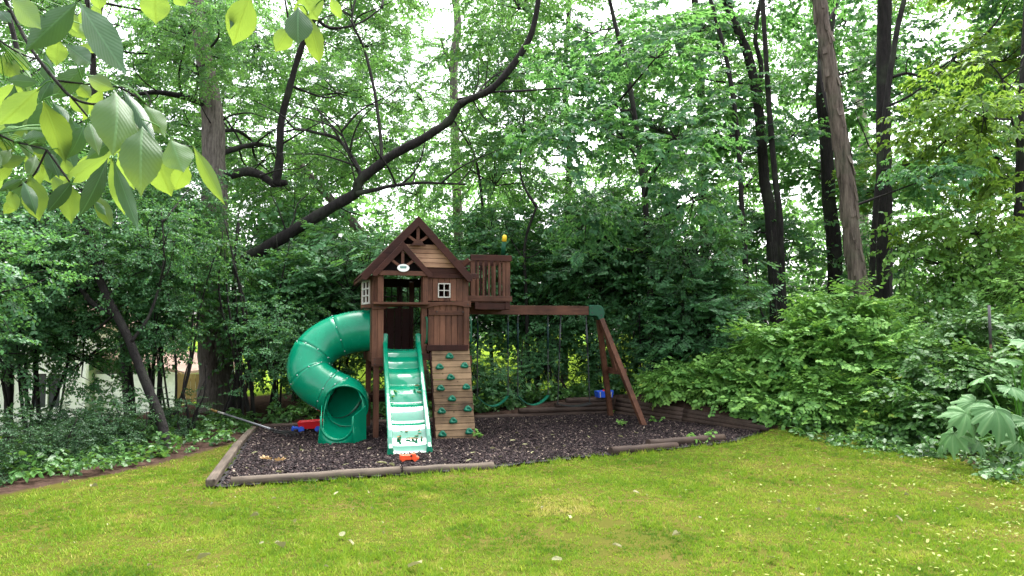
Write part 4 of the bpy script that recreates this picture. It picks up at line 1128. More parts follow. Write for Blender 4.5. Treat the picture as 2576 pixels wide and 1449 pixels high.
class Tree:
    """trunk and limbs given as picture points at a depth; crown clumps are added later"""
    def __init__(s, name, label, cat, trunk, Y, w, bark='bark_dark', Yend=None, group=None, n=12, flare=1.25):
        Ys = [Y + ((Yend or Y) - Y) * i / (len(trunk) - 1) for i in range(len(trunk))]
        P_ = [at(u, v, y) for (u, v), y in zip(trunk, Ys)]
        b = P_[0].copy(); gzv = gzf(b.x, b.y)
        if b.z > gzv - .05: P_.insert(0, Vector((b.x + (b.x - P_[1].x) * .1, b.y, gzv - .1)))
        s.base = Vector((P_[0].x, P_[0].y, gzv)); s.root = root(name, label, cat, s.base, 0, group)
        s.rg = random.Random(int(abs(P_[0].x * 100)) + 3); s.P = P_; s.bark = bark
        m_ = len(P_); wd = w if hasattr(w, '__len__') else (w, w * .55)
        s.rad = [(wd[0] + (wd[1] - wd[0]) * i / (m_ - 1)) / 2 for i in range(m_)]; s.rad[0] *= flare
        s.mb = MB(); bark_tube(s.mb, [p_ - s.base for p_ in P_], s.rad, n, 5, .05, 3); s.top = P_[-1]
        s.limbs = []; s.Y = Y; s.low = 1.2
    def limb(s, pts, Y, w, Yend=None):
        Ys = [Y + ((Yend or Y) - Y) * i / (len(pts) - 1) for i in range(len(pts))]
        P_ = [at(u, v, y) for (u, v), y in zip(pts, Ys)]
        rad = [(w[0] + (w[1] - w[0]) * i / (len(P_) - 1)) / 2 for i in range(len(P_))]
        mb = MB(); bark_tube(mb, [p_ - s.base for p_ in P_], rad, 10, 5, .07, len(s.limbs))
        mb.build('limb', M['bark_dark'], s.root); s.limbs.append(P_)
    def twigs(s, per, L0, L1):
        """small side branches along every limb and the upper trunk"""
        for P_ in s.limbs + [s.P[len(s.P) // 2:]]:
            pp = smooth_path(P_, 5)
            for k in range(per):
                i = s.rg.randrange(2, len(pp) - 2); t_ = (pp[i + 1] - pp[i]).normalized(); side = Vector((s.rg.gauss(0, 1), s.rg.gauss(0, 1), s.rg.gauss(.35, .6)))
                side = (side - t_ * side.dot(t_)).normalized(); d_ = (side + t_ * s.rg.uniform(.2, .9)).normalized(); L_ = s.rg.uniform(L0, L1); q = pp[i]; pts = [q - s.base]
                for m_ in range(4):
                    d_ = (d_ + Vector((s.rg.gauss(0, .28), s.rg.gauss(0, .28), s.rg.gauss(.05, .28)))).normalized(); q = q + d_ * L_ / 4; pts.append(q - s.base)
                r0 = .008 + .009 * L_; lm = MB(); bark_tube(lm, pts, [r0, r0 * .8, r0 * .6, r0 * .4, r0 * .2], 6, 3, .06, k); lm.build('branch', M['bark_dark'], s.root)
    def crown(s, key, loc, sc, mat):
        loc = Vector(loc)
        # a bough from the nearest lower point of trunk or limbs to the clump
        best = None
        for line in [s.P] + s.limbs:
            for p_ in smooth_path(line, 3):
                if p_.z > max(s.low, .0) and p_.z < loc.z + .2:
                    d_ = (p_ - loc).length + max(0, p_.z - loc.z + .6) * .5
                    if best is None or d_ < best[0]: best = (d_, p_)
        if best and best[0] < 2.4:
            q = best[1]; e = loc + Vector((0, 0, -.3 * sc)); mid = q.lerp(e, .5) + Vector((s.rg.uniform(-.2, .2), s.rg.uniform(-.2, .2), -.12 * (e - q).length + s.rg.uniform(0, .2)))
            r0 = min(.05, .014 + .010 * (e - q).length)
            lm = MB(); bark_tube(lm, [q - s.base, mid - s.base, e - s.base], [r0, r0 * .7, r0 * .4], 6, 4, .06, s.rg.randrange(999)); lm.build('limb', M['bark_dark'], s.root)
        clump(s.root, key, loc - s.base, sc, mat, s.rg)
    def plates(s, n, zmax):
        pts = smooth_path([p_ - s.base for p_ in s.P], 6); mb = MB()
        for k in range(n):
            i = s.rg.randrange(1, len(pts) - 2); p_ = pts[i]; t_ = (pts[i + 1] - p_).normalized(); th = s.rg.uniform(0, 6.28)
            r_ = s.rad[min(len(s.rad) - 1, int(i / 6))] * 1.0
            a_ = t_.cross(Vector((0, 1, 0.1))).normalized(); b_ = a_.cross(t_); o1 = a_ * math.cos(th) + b_ * math.sin(th); sd_ = t_.cross(o1)
            h = s.rg.uniform(.10, .28); w_ = s.rg.uniform(.025, .055); lf = s.rg.uniform(.012, .04)
            c0 = p_ + o1 * r_ * .99; up = c0 + t_ * h; dn = c0 - t_ * h * .3 + o1 * lf
            vs = [up - sd_ * w_, up + sd_ * w_, dn + sd_ * w_ * .8, dn - sd_ * w_ * .7]; vs2 = [v - o1 * .008 for v in vs]
            mb.add(vs + vs2, [(0, 1, 2, 3), (7, 6, 5, 4), (0, 4, 5, 1), (1, 5, 6, 2), (2, 6, 7, 3), (3, 7, 4, 0)])
        mb.build('loose_bark', M[s.bark], s.root)['kind'] = 'stuff'
    def done(s):
        s.mb.build('trunk', M[s.bark], s.root)
def shrub(name, label, cat, x, y, h, spread, n, key='under', mat='leaf_under', sc=.8, z0=.35, stems=4, seed=1, group=None, lean=(0, 0)):
    rg = random.Random(seed * 31 + 5); z = gzf(x, y); r_ = root(name, label, cat, (x, y, z), 0, group); mb = MB()
    sp_ = []
    for k in range(n):
        t_ = (k + .5) / n; zz = h * (z0 + (1 - z0) * t_) - .25 * sc
        a = rg.uniform(0, 6.28) if n > 1 else 0; rr = spread * math.sqrt(rg.random()) * (1 - .35 * t_)
        p_ = Vector((rr * math.cos(a) + lean[0] * t_, rr * math.sin(a) * .8 + lean[1] * t_, zz)); sp_.append(p_)
        if hides(p_ + r_.location, sc * 1.1): continue
        clump(r_, key, p_, sc * rg.uniform(.8, 1.15), mat, rg)
    for k in range(max(stems, 1)):
        e = sp_[-1 - (k % len(sp_))]; b = Vector((rg.uniform(-.15, .15) * (1 if stems > 1 else 0), rg.uniform(-.12, .12), -.08))
        m1 = b.lerp(e, .35) + Vector((rg.uniform(-.15, .15), rg.uniform(-.1, .1), .05)); m2 = b.lerp(e, .7) + Vector((rg.uniform(-.18, .18), rg.uniform(-.1, .1), .05))
        r0 = rg.uniform(.016, .032) * (.7 + h * .12)
        bark_tube(mb, [b, m1, m2, e + Vector((0, 0, .2))], [r0, r0 * .8, r0 * .6, r0 * .25], 7, 4, .05, rg.randrange(999))
    mb.build('stems', M['bark_dark'], r_); return r_
# ------------------------------------------------------------------ trees with visible trunks
TREES = []
def T(*a, **k):
    t_ = Tree(*a, **k); TREES.append(t_); return t_
oak = T('oak_tree', 'big old oak with pale upper trunk and long dark limbs reaching over the play tower', 'tree', [(548, 1062), (545, 950), (540, 800), (536, 640), (540, 500), (537, 400), (535, 300), (524, 210), (505, 90), (480, -80)], 15.2, (.74, .26), 'bark_oak', n=16)
oak.limb([(548, 720), (592, 668), (660, 628), (740, 580), (830, 524), (893, 487), (908, 452), (985, 392), (1062, 350), (1128, 306), (1160, 260), (1236, 224), (1300, 150), (1338, 80), (1362, -40)], 15.1, (.27, .10), 13.8)
oak.limb([(896, 487), (940, 478), (985, 468), (1050, 460), (1110, 461), (1172, 464)], 14.5, (.10, .03))
oak.limb([(1158, 262), (1210, 236), (1268, 230)], 14.1, (.09, .03))
oak.limb([(912, 450), (885, 395), (850, 350), (800, 335), (752, 325), (700, 335)], 14.5, (.10, .035), 15.0)
oak.limb([(548, 450), (615, 432), (655, 440), (688, 462), (722, 458)], 15.2, (.21, .12))
oak.limb([(694, 464), (703, 400), (707, 310), (730, 215), (758, 120), (790, 50), (830, -40)], 15.0, (.17, .09), 14.6)
oak.limb([(532, 275), (485, 250), (400, 232), (330, 240)], 15.2, (.17, .06), 14.4)
oak.limb([(545, 390), (600, 372), (650, 362), (690, 372)], 15.2, (.14, .06), 16.4)
oak.limb([(548, 330), (600, 330), (650, 368)], 15.3, (.10, .05), 16.6)
oak.limb([(960, 402), (957, 340), (940, 220), (915, 120), (886, 55), (896, -10)], 14.4, (.075, .04), 15.2)
oak.limb([(886, 395), (868, 355), (846, 300)], 14.5, (.05, .02))
oak.limb([(790, 40), (830, 70), (900, 60), (960, 20)], 14.6, (.08, .03), 15.6)
lean_l = T('leaning_tree', 'dark leaning trunk among the shrubs at left, tilting away from the play bed', 'tree', [(418, 1120), (405, 1060), (378, 990), (352, 925), (318, 840), (278, 765), (250, 700), (238, 640), (205, 560), (180, 505), (150, 420), (140, 300)], 10.5, (.155, .07), 'bark_dark', 11.5)
lean_l.limb([(290, 790), (235, 765), (180, 700), (120, 690), (40, 660)], 10.9, (.09, .03), 12)
lean_l.limb([(330, 860), (372, 800), (400, 720), (412, 640), (405, 520)], 10.8, (.05, .02), 11.5)
slim_l = T('slim_tree', 'slim dark trunk standing right beside the thick oak base', 'tree', [(566, 1072), (585, 1010), (600, 930), (592, 830), (588, 700), (600, 560)], 13.8, (.15, .06))
slim_l.limb([(606, 1000), (622, 960), (600, 905)], 13.8, (.06, .04))
shag = T('hickory_tree', 'tall leaning shaggy-barked tree behind the large bright green bush', 'tree', [(2172, 940), (2166, 800), (2158, 700), (2143, 600), (2132, 480), (2112, 340), (2090, 190), (2064, 20), (2045, -140)], 13.2, (.32, .23), 'bark_shag', n=16, flare=1.1)
shag.plates(150, 9)
shag.limb([(2110, 330), (2085, 280), (2060, 130), (2100, 20)], 13.4, (.09, .05), 14.5)
dark_r = T('dark_tree', 'straight black trunk right of the shaggy leaning tree', 'tree', [(2222, 960), (2222, 800), (2225, 600), (2223, 400), (2222, 200), (2227, -60)], 16.0, (.36, .27), 'bark_dark', n=14)
dark_r.limb([(2228, 200), (2280, 185), (2330, 190), (2395, 150)], 16, (.08, .03), 15.5)
thin_r = T('thin_tree', 'thin leaning dark trunk crossing in front of the straight black one', 'tree', [(2188, 930), (2192, 800), (2198, 600), (2212, 430), (2226, 290), (2242, 170), (2262, 50), (2292, -60)], 15.2, (.13, .10))
thin_r.limb([(2228, 270), (2290, 240), (2350, 195), (2400, 150)], 15.2, (.06, .02), 14.6)
back_r = T('grey_tree', 'dark grey trunk half hidden behind the shaggy leaning tree', 'tree', [(2105, 900), (2098, 620), (2085, 500), (2078, 350), (2068, 200), (2100, -40)], 18.5, (.40, .26), 'bark_dark')
pale_r = T('pale_tree', 'far pale trunk seen between the shaggy tree and the black trunk', 'tree', [(2176, 920), (2172, 600), (2168, 440), (2172, 330), (2150, 100)], 27, (.46, .34), 'bark_pale')
pair_a = T('forked_tree', 'thick crooked trunk of the close pair right of centre', 'tree', [(1958, 930), (1945, 640), (1935, 520), (1924, 460), (1918, 380), (1905, 250), (1882, 140), (1840, 40), (1810, -50)], 17, (.30, .17))
pair_a.limb([(1908, 270), (1915, 170), (1900, 90), (1920, -30)], 17, (.13, .08))
pair_b = T('slender_tree', 'slender straight trunk of the close pair right of centre', 'tree', [(1975, 900), (1962, 560), (1950, 450), (1937, 300), (1928, 160), (1918, 0), (1912, -80)], 16, (.15, .09))
sap_c = T('sapling', 'dark thin tree leaning slightly, just behind the A-frame end of the beam', 'tree', [(1646, 985), (1640, 850), (1634, 700), (1622, 500), (1602, 330), (1575, 170), (1545, 50), (1525, -40)], 15.0, (.155, .075))
sap_c.limb([(1615, 420), (1570, 350), (1530, 310), (1470, 300)], 15, (.04, .015), 14.4)
sap_c.limb([(1550, 70), (1500, 80), (1450, 110)], 15, (.04, .015), 14.4)
sap_d = T('sapling', 'dark thin tree between the centre sapling and the close pair of trunks', 'tree', [(1880, 960), (1875, 660), (1866, 520), (1856, 340), (1830, 160), (1790, 10), (1770, -60)], 15.5, (.125, .075))
edge_r = T('dark_tree', 'black trunk cut by the right edge of the view', 'tree', [(2566, 980), (2560, 720), (2566, 560), (2572, 380), (2578, 200), (2590, -40)], 14, (.28, .16))
edge_r.limb([(2570, 400), (2545, 300), (2520, 200), (2490, 160)], 14, (.05, .02), 13.5)
sap_b = T('sapling', 'thin dark stem rising behind the beam and green belt swings', 'tree', [(1332, 1000), (1328, 880), (1324, 760), (1319, 650), (1325, 590), (1350, 520)], 15.6, (.105, .045))
sap_b.limb([(1320, 655), (1290, 610), (1270, 560)], 15.6, (.04, .015))
sap_a = T('dead_sapling', 'thin bare forked stem above the crow\'s nest balcony', 'tree', [(1240, 960), (1225, 700), (1212, 500), (1196, 400), (1165, 340), (1140, 300)], 17, (.10, .035))
sap_a.limb([(1208, 470), (1190, 380), (1160, 300), (1150, 250)], 17, (.035, .015))
far_a = T('distant_tree', 'far greyish trunk against the white sky above the tower', 'tree', [(1165, 900), (1150, 500), (1141, 180), (1152, 60), (1135, -60)], 27, (.40, .26), 'bark_oak')
far_a.limb([(1140, 200), (1120, 140), (1110, 100)], 27, (.12, .05))
far_b = T('leaning_snag', 'leaning grey-brown trunk behind the tower roof', 'tree', [(1075, 960), (990, 720), (910, 590), (850, 520), (790, 455), (740, 400)], 20, (.30, .20), 'bark_oak', n=10)
far_c = T('distant_tree', 'far dark trunk left of the centre sapling crown', 'tree', [(1780, 940), (1770, 500), (1764, 240), (1758, 100), (1740, -60)], 22, (.32, .2))
left_a = T('slim_tree', 'slim dark forked trunk behind the hanging hickory leaves', 'tree', [(330, 1090), (300, 700), (260, 420), (238, 240), (232, 120), (215, -30)], 15.5, (.20, .10))
left_a.limb([(235, 150), (248, 80), (262, -20)], 15.5, (.07, .04))
left_b = T('slim_tree', 'dark trunk at the far left edge behind the leaves', 'tree', [(20, 1080), (30, 800), (60, 560), (90, 380), (60, 200), (20, 30)], 13, (.16, .08))
mid_a = T('distant_tree', 'slim far trunk directly behind the crown of the centre trees', 'tree', [(1420, 940), (1425, 600), (1432, 380), (1420, 200), (1440, -60)], 24, (.26, .15))

# ------------------------------------------------------------------ crowns: clumps spread through the canopy, each borne by the nearest tree
for t_, k, ks in ((oak, .75, .7), (lean_l, .85, .5), (slim_l, .5, 0), (shag, .85, .6), (dark_r, .75, .5), (thin_r, .3, 0), (pair_a, .55, 0), (pair_b, .55, 0), (sap_c, .6, 0), (sap_d, .5, 0), (sap_b, .4, 0), (edge_r, .5, 0), (back_r, .3, 0), (far_a, .4, 0)):
    KEY.append((t_.Y, [uv_of(p_) for p_ in t_.P if (t_ is not oak or not 1.9 < p_.z < 4.2)] if t_ is not oak else [uv_of(p_) for p_ in t_.P if 4.6 < p_.z < 6.8], k))
    if t_ is oak: KEY.append((t_.Y, [uv_of(p_) for p_ in t_.P if p_.z < 1.9], .85))
    if ks:
        for L_ in t_.limbs[:1] + (t_.limbs[4:6] + t_.limbs[1:2] if t_ is oak else []): KEY.append((sum(p_.y for p_ in L_) / len(L_), [uv_of(p_) for p_ in L_], ks))
oak.twigs(5, .7, 1.9); lean_l.twigs(4, .5, 1.3); sap_c.twigs(3, .4, 1.0); sap_d.twigs(5, .5, 1.2); pair_a.twigs(4, .6, 1.5); pair_b.twigs(5, .5, 1.3); dark_r.twigs(4, .7, 1.6); edge_r.twigs(4, .5, 1.2); left_a.twigs(5, .6, 1.4); left_b.twigs(6, .6, 1.4); sap_a.twigs(3, .3, .8); sap_b.twigs(3, .3, .8)
rgc = random.Random(77)
GAPS = [(1120, 60, 60), (1010, 140, 40), (965, 530, 50), (1390, 420, 60), (330, 60, 20), (2440, 60, 40)]
def give(u, v, Y, sc, key, mat):
    p = at(u, v, Y)
    for _ in range(3):
        hk = hides(p, sc * 1.5)
        if hk: Y = hk + 1.0 + sc * .8; p = at(u, v, Y)
    best = min((t_ for t_ in TREES), key=lambda t_: min(((q.x - p.x) ** 2 + (q.y - p.y) ** 2 * .6) for q in t_.P + sum(t_.limbs, [])))
    best.crown(key, p, sc, mat)
for (v0, v1, dv, du, Y0, Y1) in ((-120, 470, 125, 270, 16.2, 19.2), (-60, 560, 135, 240, 19.5, 25.0)):
    v = v0; row = 0
    while v <= v1:
        u = -120 + (row % 2) * du * .5
        while u < 2720:
            uu, vv, Y = u + rgc.uniform(-75, 75), v + rgc.uniform(-50, 50), rgc.uniform(Y0, Y1)
            sc = rgc.uniform(.62, .95) * (1 if Y < 19.3 else 1.25)
            px = 1.5 * sc * FPX / Y * .55
            if not any(math.hypot(uu - a, (vv - b)) < r + px for a, b, r in GAPS):
                right = uu > 1330
                if Y < 19.3: key, mat = ('big', 'leaf_big') if right and rgc.random() < .8 else ('oak', 'leaf_canopy')
                else: key, mat = 'oak', 'leaf_canopy'
                if uu > 2240 and rgc.random() < .65: mat = 'leaf_lime'
                give(uu, vv, Y, sc, key, mat)
            u += du
        v += dv; row += 1
for (u, v, Y, sc) in ((250, 330, 23, .8), (420, 120, 23, .8), (640, 250, 23, .7), (820, 200, 22, .7), (640, 60, 24, .8), (860, 420, 21, .6), (760, 380, 22, .6), (1020, 60, 25, .7), (1120, 130, 26, .7), (1060, 230, 24, .75), (1230, 60, 25, .7), (1280, 170, 24, .7), (1180, 300, 25, .6), (960, 160, 24, .7), (1330, 300, 23, .6), (1420, 470, 24, .6), (1250, 420, 24, .8), (1360, 350, 26, .5)): give(u, v, Y, sc, 'oak', 'leaf_canopy')
# near large-leaf sprays at right of centre
for (u, v, Y, sc) in ((1420, 330, 12.6, .55), (1560, 250, 12.8, .55), (1700, 330, 12.8, .6), (1500, 150, 13, .6), (1750, 470, 13.2, .6), (1650, 120, 13, .6), (1830, 240, 13, .6), (1760, 60, 13, .5), (1990, 330, 12.9, .5), (1420, 200, 13, .5),
                     (2250, 120, 13.2, .55), (2330, 430, 13.2, .5), (2200, 470, 14, .4), (1480, 530, 13.6, .55), (1900, 560, 13.8, .6)):
    give(u, v, Y, sc, 'big', 'leaf_big')
for (u, v, Y, sc) in ((2540, -20, 8.5, .5), (2620, 60, 9, .5)): give(u, v, Y, sc, 'big', 'leaf_big')
for (u, v, Y, sc) in ((2480, 250, 13, .7), (2380, 330, 14, .6), (2540, 420, 13, .7), (2450, 560, 13.4, .6), (2520, 130, 13, .6)): give(u, v, Y, sc, 'big', 'leaf_lime')
# leaves of the low left trees
for (u, v, Y, sc) in ((120, 560, 11, .7), (260, 620, 11, .6), (60, 740, 11, .6), (380, 600, 11.5, .7), (200, 820, 11.5, .5), (470, 640, 13, .8)): give(u, v, Y, sc, 'under', 'leaf_under')
for (u, v, Y, sc) in ((500, 160, 13.9, .55), (470, 70, 13.8, .6), (545, 20, 14, .5), (500, 560, 14.0, .5), (480, 640, 13.8, .6)): oak.crown('oak', at(u, v, Y), sc, 'leaf_canopy')
for t_ in TREES: t_.done()

# ------------------------------------------------------------------ shrubs
GS = 'buckthorn shrubs along the wood edge'
SHR = [
 ('tall shrub cut by the left edge of the view, beside the lawn', -6.7, 8.3, 3.0, 1.0, 9, .72, .5, 0),
 ('dense dark shrub in front of the white house at far left', -7.5, 11.6, 3.9, 1.0, 11, .72, .36, 0),
 ('shrub spreading behind the leaning dark trunk at left', -5.5, 12.3, 3.4, 1.0, 8, .7, .38, 0),
 ('tall leafy shrub between leaning trunk and thick oak base', -4.6, 13.0, 3.9, 1.0, 11, .75, .3, 0),
 ('shrub right of the oak base with leaves above the toy cart', -4.5, 14.2, 3.6, 1.0, 9, .75, .42, 0),
 ('tall back shrub behind the leaning dark trunk', -7.6, 12.2, 4.6, 1.2, 10, .85, .45, 0),
 ('tall back shrub left of the oak', -6.4, 13.6, 4.8, 1.2, 10, .9, .38, 0),
 ('shrub behind the green tube slide', -3.5, 14.9, 3.5, 1.0, 9, .8, .36, 0),
 ('shrub right behind the play tower', -2.2, 16.0, 3.6, 1.1, 9, .8, .35, 0),
 ('shrub behind the crow\'s nest balcony', -.9, 16.4, 4.2, 1.1, 10, .85, .42, 0),
 ('shrub behind the belt swing nearest the tower', .4, 16.6, 4.0, 1.1, 9, .8, .46, 0),
 ('shrub behind the black flat swing', 1.7, 16.2, 4.3, 1.1, 10, .85, .46, 0),
 ('shrub behind the top of the A-frame', 3.0, 15.6, 4.2, 1.1, 11, .8, .3, 0),
 ('tall shrub behind the tube slide\'s upper bend', -4.9, 17.2, 4.6, 1.2, 9, .95, .42, 0),
 ('rear shrub in the gap left of the tower roof', -5.9, 20.0, 5.2, 1.5, 9, 1.1, .40, 0),
 ('rear shrub directly beyond the tower roof peak', -2.6, 20.0, 4.6, 1.5, 9, 1.1, .42, 0),
 ('rear shrub beyond the middle of the swing beam', .6, 20.5, 5.0, 1.5, 9, 1.1, .45, 0),
 ('rear shrub beyond the green beam bracket', 3.2, 19.5, 5.2, 1.5, 10, 1.1, .36, 0),
 ('rear shrub beyond the close pair of trunks', 6.2, 19.0, 5.0, 1.5, 10, 1.1, .3, 0),
 ('rear shrub beyond the straight black trunk', 9.6, 18.5, 4.6, 1.5, 9, 1.1, .3, 0),
 ('shrub under the centre sapling, left of the bright bush', 4.1, 14.9, 3.8, 1.1, 10, .8, .25, 0),
 ('dark shrub behind the top of the bright green bush', 5.6, 15.0, 3.7, 1.1, 10, .8, .28, 0),
 ('shrub around the foot of the straight black trunk', 7.1, 14.6, 3.3, 1.1, 9, .8, .2, 0),
 ('yellowish shrub behind the rusty post', 8.3, 13.7, 3.6, 1.1, 10, .8, .2, 2),
 ('shrub at the right edge below the black trunk', 9.2, 12.6, 3.2, 1.0, 9, .75, .2, 2),
 ('low shrub between bright bush and rusty post', 6.9, 12.3, 1.7, .9, 6, .6, .2, 1),
]
for i, (lab, x, y, h, sp, n, sc, z0, mt) in enumerate(SHR):
    if y > 18: n -= 5
    shrub('shrub', lab, 'shrub', x, y, h, sp, n, {4: 'broad', 7: 'leaflet', 9: 'broad', 11: 'leaflet', 12: 'broad', 18: 'broad', 20: 'leaflet', 21: 'broad', 22: 'leaflet', 23: 'broad', 24: 'leaflet', 13: 'broad', 16: 'broad'}.get(i, 'under'), ('leaf_under', 'leaf_bush', 'leaf_lime')[mt] if mt != 2 else 'leaf_bush', sc, z0, 5, i + 3, GS)
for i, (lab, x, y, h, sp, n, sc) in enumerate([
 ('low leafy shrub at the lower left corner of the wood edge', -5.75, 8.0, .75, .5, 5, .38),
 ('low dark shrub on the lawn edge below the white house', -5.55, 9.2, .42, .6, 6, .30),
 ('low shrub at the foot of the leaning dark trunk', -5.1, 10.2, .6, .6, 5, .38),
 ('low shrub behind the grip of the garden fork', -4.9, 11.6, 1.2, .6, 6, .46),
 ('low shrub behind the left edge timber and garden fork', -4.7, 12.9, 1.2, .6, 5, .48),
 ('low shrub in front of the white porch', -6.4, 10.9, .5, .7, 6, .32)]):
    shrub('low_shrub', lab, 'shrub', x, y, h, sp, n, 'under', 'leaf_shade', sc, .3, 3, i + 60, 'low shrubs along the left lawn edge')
for i, (lab, x, y, h, n, key) in enumerate([('low thin bush behind the belt swing nearest the tower', .15, 15.0, 1.35, 4, 'leaflet'), ('low thin bush behind the gap between the two green swings', 1.05, 15.4, 1.5, 4, 'under'), ('low bush behind the black flat swing', 1.9, 15.5, 1.6, 5, 'broad'), ('low bush behind the right end of the swing beam', 2.7, 15.3, 1.7, 5, 'under'), ('low bush behind the foot of the climbing wall', -1.0, 14.6, 1.2, 4, 'under'), ('low bush between tube slide and oak', -4.0, 14.6, 1.5, 4, 'under')]):
    shrub('low_shrub', lab, 'shrub', x, y, h, .75, n, key, 'leaf_under', .42, .25, 7, i + 90, 'low bushes behind the play bed')
# bright bush beside the retaining wall, made of several leafy lobes of one plant
def big_bush(name, label, lobes, seed, mat, base, key='bush', group=None):
    g = np.random.default_rng(seed); rg = random.Random(seed); b = Vector((base[0], base[1], gzf(*base)))
    r_ = root(name, label, 'bush', b, 0, group); mb = MB()
    for (u, v, Y, rx, rz, n) in lobes:
        c_ = at(u, v, Y) - b
        parts, pos = blob_parts(key, g, c_, (rx, rx * .8, rz), n, 0, .40, -.25, lo=-.6)
        pos_k = pos[:, 2] > -.05
        me = foliage_mesh('foliage', parts); o_ = link('foliage', me, r_, [M[mat], M['bark_dark']])
        for k in range(4):
            p_ = Vector(pos[rg.randrange(len(pos))]); q0 = Vector((c_.x * .5 + rg.uniform(-.2, .2), c_.y * .5, -.08))
            bark_tube(mb, [q0, q0.lerp(p_, .5) + Vector((0, 0, .1)), p_], [.016, .011, .005], 6, 4, .05, rg.randrange(99))
    mb.build('stems', M['bark_dark'], r_); return r_
big_bush('bright_bush', 'large bright green bush of oval leaflets right of the retaining wall', [
    (1925, 985, 12.6, .55, .38, 90), (2060, 900, 12.5, .80, .68, 170), (2120, 800, 12.6, .55, .50, 90), (2200, 920, 12.2, .80, .70, 160), (2090, 1020, 12.0, .80, .40, 140), (2230, 1030, 11.7, .70, .50, 120), (1960, 880, 12.7, .45, .40, 60), (2290, 930, 12.3, .5, .5, 70)], 5, 'leaf_bush', (5.0, 12.3))
big_bush('leafy_bush', 'low bright plant spilling over the corner of the retaining wall', [(1710, 950, 13.6, .36, .22, 60), (1790, 968, 13.3, .40, .24, 70), (1850, 925, 13.3, .42, .34, 70)], 6, 'leaf_bush', (3.6, 13.7))
big_bush('weedy_bush', 'tangled green weeds between the bright bush and the broad-leaved plant', [(2380, 960, 11.2, .55, .50, 90), (2420, 1060, 10.6, .6, .35, 80), (2330, 1040, 10.9, .5, .4, 70), (2540, 980, 10.6, .6, .6, 100), (2500, 860, 11.4, .6, .5, 90)], 7, 'leaf_ground', (6.5, 10.7))

# ------------------------------------------------------------------ broad-leaved plant at right
g_ = random.Random(9)
def lobed(r, seed, droop, lobes=7):
    """a broad, deeply lobed leaf lying in x,y with its stalk end at the origin, tip along +y"""
    rg = random.Random(seed); n = 84; vs = []; fs = []; rings = (.0, .2, .38, .55, .70, .85, 1.0)
    out = []
    n = 150; C_ = [(0, 1.0), (.58, .93), (-.58, .93), (1.2, .84), (-1.2, .84), (1.85, .70), (-1.85, .70), (2.45, .52), (-2.45, .52)]
    C_ = [(c + rg.uniform(-.08, .08), l * rg.uniform(.9, 1.08)) for c, l in C_]
    for j in range(n + 1):
        a = -math.pi * .88 + 2 * math.pi * .88 * j / n
        rr = max([.60 * (1 - .12 * abs(a))] + [l * (.62 + .38 * math.exp(-(abs(a - c) / .22) ** 1.4)) for c, l in C_])
        rr *= 1 + .10 * (abs(math.sin(a * 13 + 1)) ** 2 - .5) + rg.uniform(-.025, .025)
        out.append((a, rr))
    for t_ in rings:
        for a, rr in out:
            q = r * t_ * (rr if t_ > .3 else .75 * rr + .1)
            x, y = q * math.sin(a), q * math.cos(a); d_ = math.hypot(x, y) / r
            rid = .05 * r * t_ * max(math.exp(-((a - c) / .16) ** 2) for c, l in C_) + .02 * r * t_ * math.sin(a * 5 + seed) * 2.5
            vs.append((x, y, rid - droop * r * d_ ** 2 + rg.uniform(-.004, .004)))
    m_ = n + 1
    for i in range(len(rings) - 1):
        for j in range(n): fs.append((i * m_ + j, (i + 1) * m_ + j, (i + 1) * m_ + j + 1, i * m_ + j + 1))
    lobed.vein = [max(math.exp(-((a - c) / .05) ** 2) for c, l in C_) * (1 if t_ > .05 else .5) for t_ in rings for a, rr in out]
    return vs, fs
pb_ = on_ground(2530, 1140); bl = root('broad_leaved_plant', 'tall weed with huge lobed drooping leaves at the right edge of the lawn', 'plant', (pb_.x + .25, pb_.y + .1, 0))
stm = MB()
for i, (u, v, Y, r_, az, el, drp) in enumerate([(2540, 905, 9.0, .30, 200, 8, .25), (2470, 950, 8.9, .32, 250, 12, .3), (2545, 975, 8.7, .34, 160, 25, .45), (2455, 1010, 8.8, .36, 240, 28, .5), (2430, 1040, 8.6, .40, 215, 42, .7),
    (2505, 1030, 8.5, .42, 190, 50, .7), (2400, 1090, 8.7, .34, 225, 65, .6), (2460, 1110, 8.8, .32, 180, 70, .5), (2580, 860, 9.0, .3, 230, 5, .3), (2590, 1060, 8.8, .36, 170, 45, .5), (2370, 1120, 8.9, .22, 235, 60, .5), (2560, 1110, 9.0, .3, 200, 60, .5)]):
    vs, fs = lobed(r_, i, drp); c_ = at(u, v, Y) - bl.location
    az_ = R(az); yd = Vector((math.sin(az_), math.cos(az_), -math.sin(R(el)))).normalized(); xd = yd.cross(Vector((0, 0, 1))).normalized(); zd = xd.cross(yd)
    q_ = Matrix.Rotation(g_.uniform(-.55, .55), 3, yd); xd, zd = q_ @ xd, q_ @ zd; sc_ = g_.uniform(.6, .85)
    vs = [c_ + (xd * x * g_.uniform(.985, 1.015) + yd * y + zd * z) * sc_ for x, y, z in vs]
    me = MB().add(vs, fs, True).mesh('leaf'); rr = me.attributes.new('rnd', 'FLOAT', 'FACE'); rr.data.foreach_set('value', np.full(len(me.polygons), g_.uniform(.2, .8), np.float32))
    va = me.attributes.new('vein', 'FLOAT', 'POINT'); va.data.foreach_set('value', np.array(lobed.vein, np.float32))
    o_ = link('leaf', me, bl, M['leaf_broad'])
    q0 = Vector((g_.uniform(-.1, .1), g_.uniform(-.1, .1), -.05)); bark_tube(stm, [q0, q0.lerp(c_, .5) + Vector((0, 0, .15)), c_], [.016, .012, .007], 7, 4, .03, i)
o_ = stm.build('stems', M['leaf_bush'], bl)

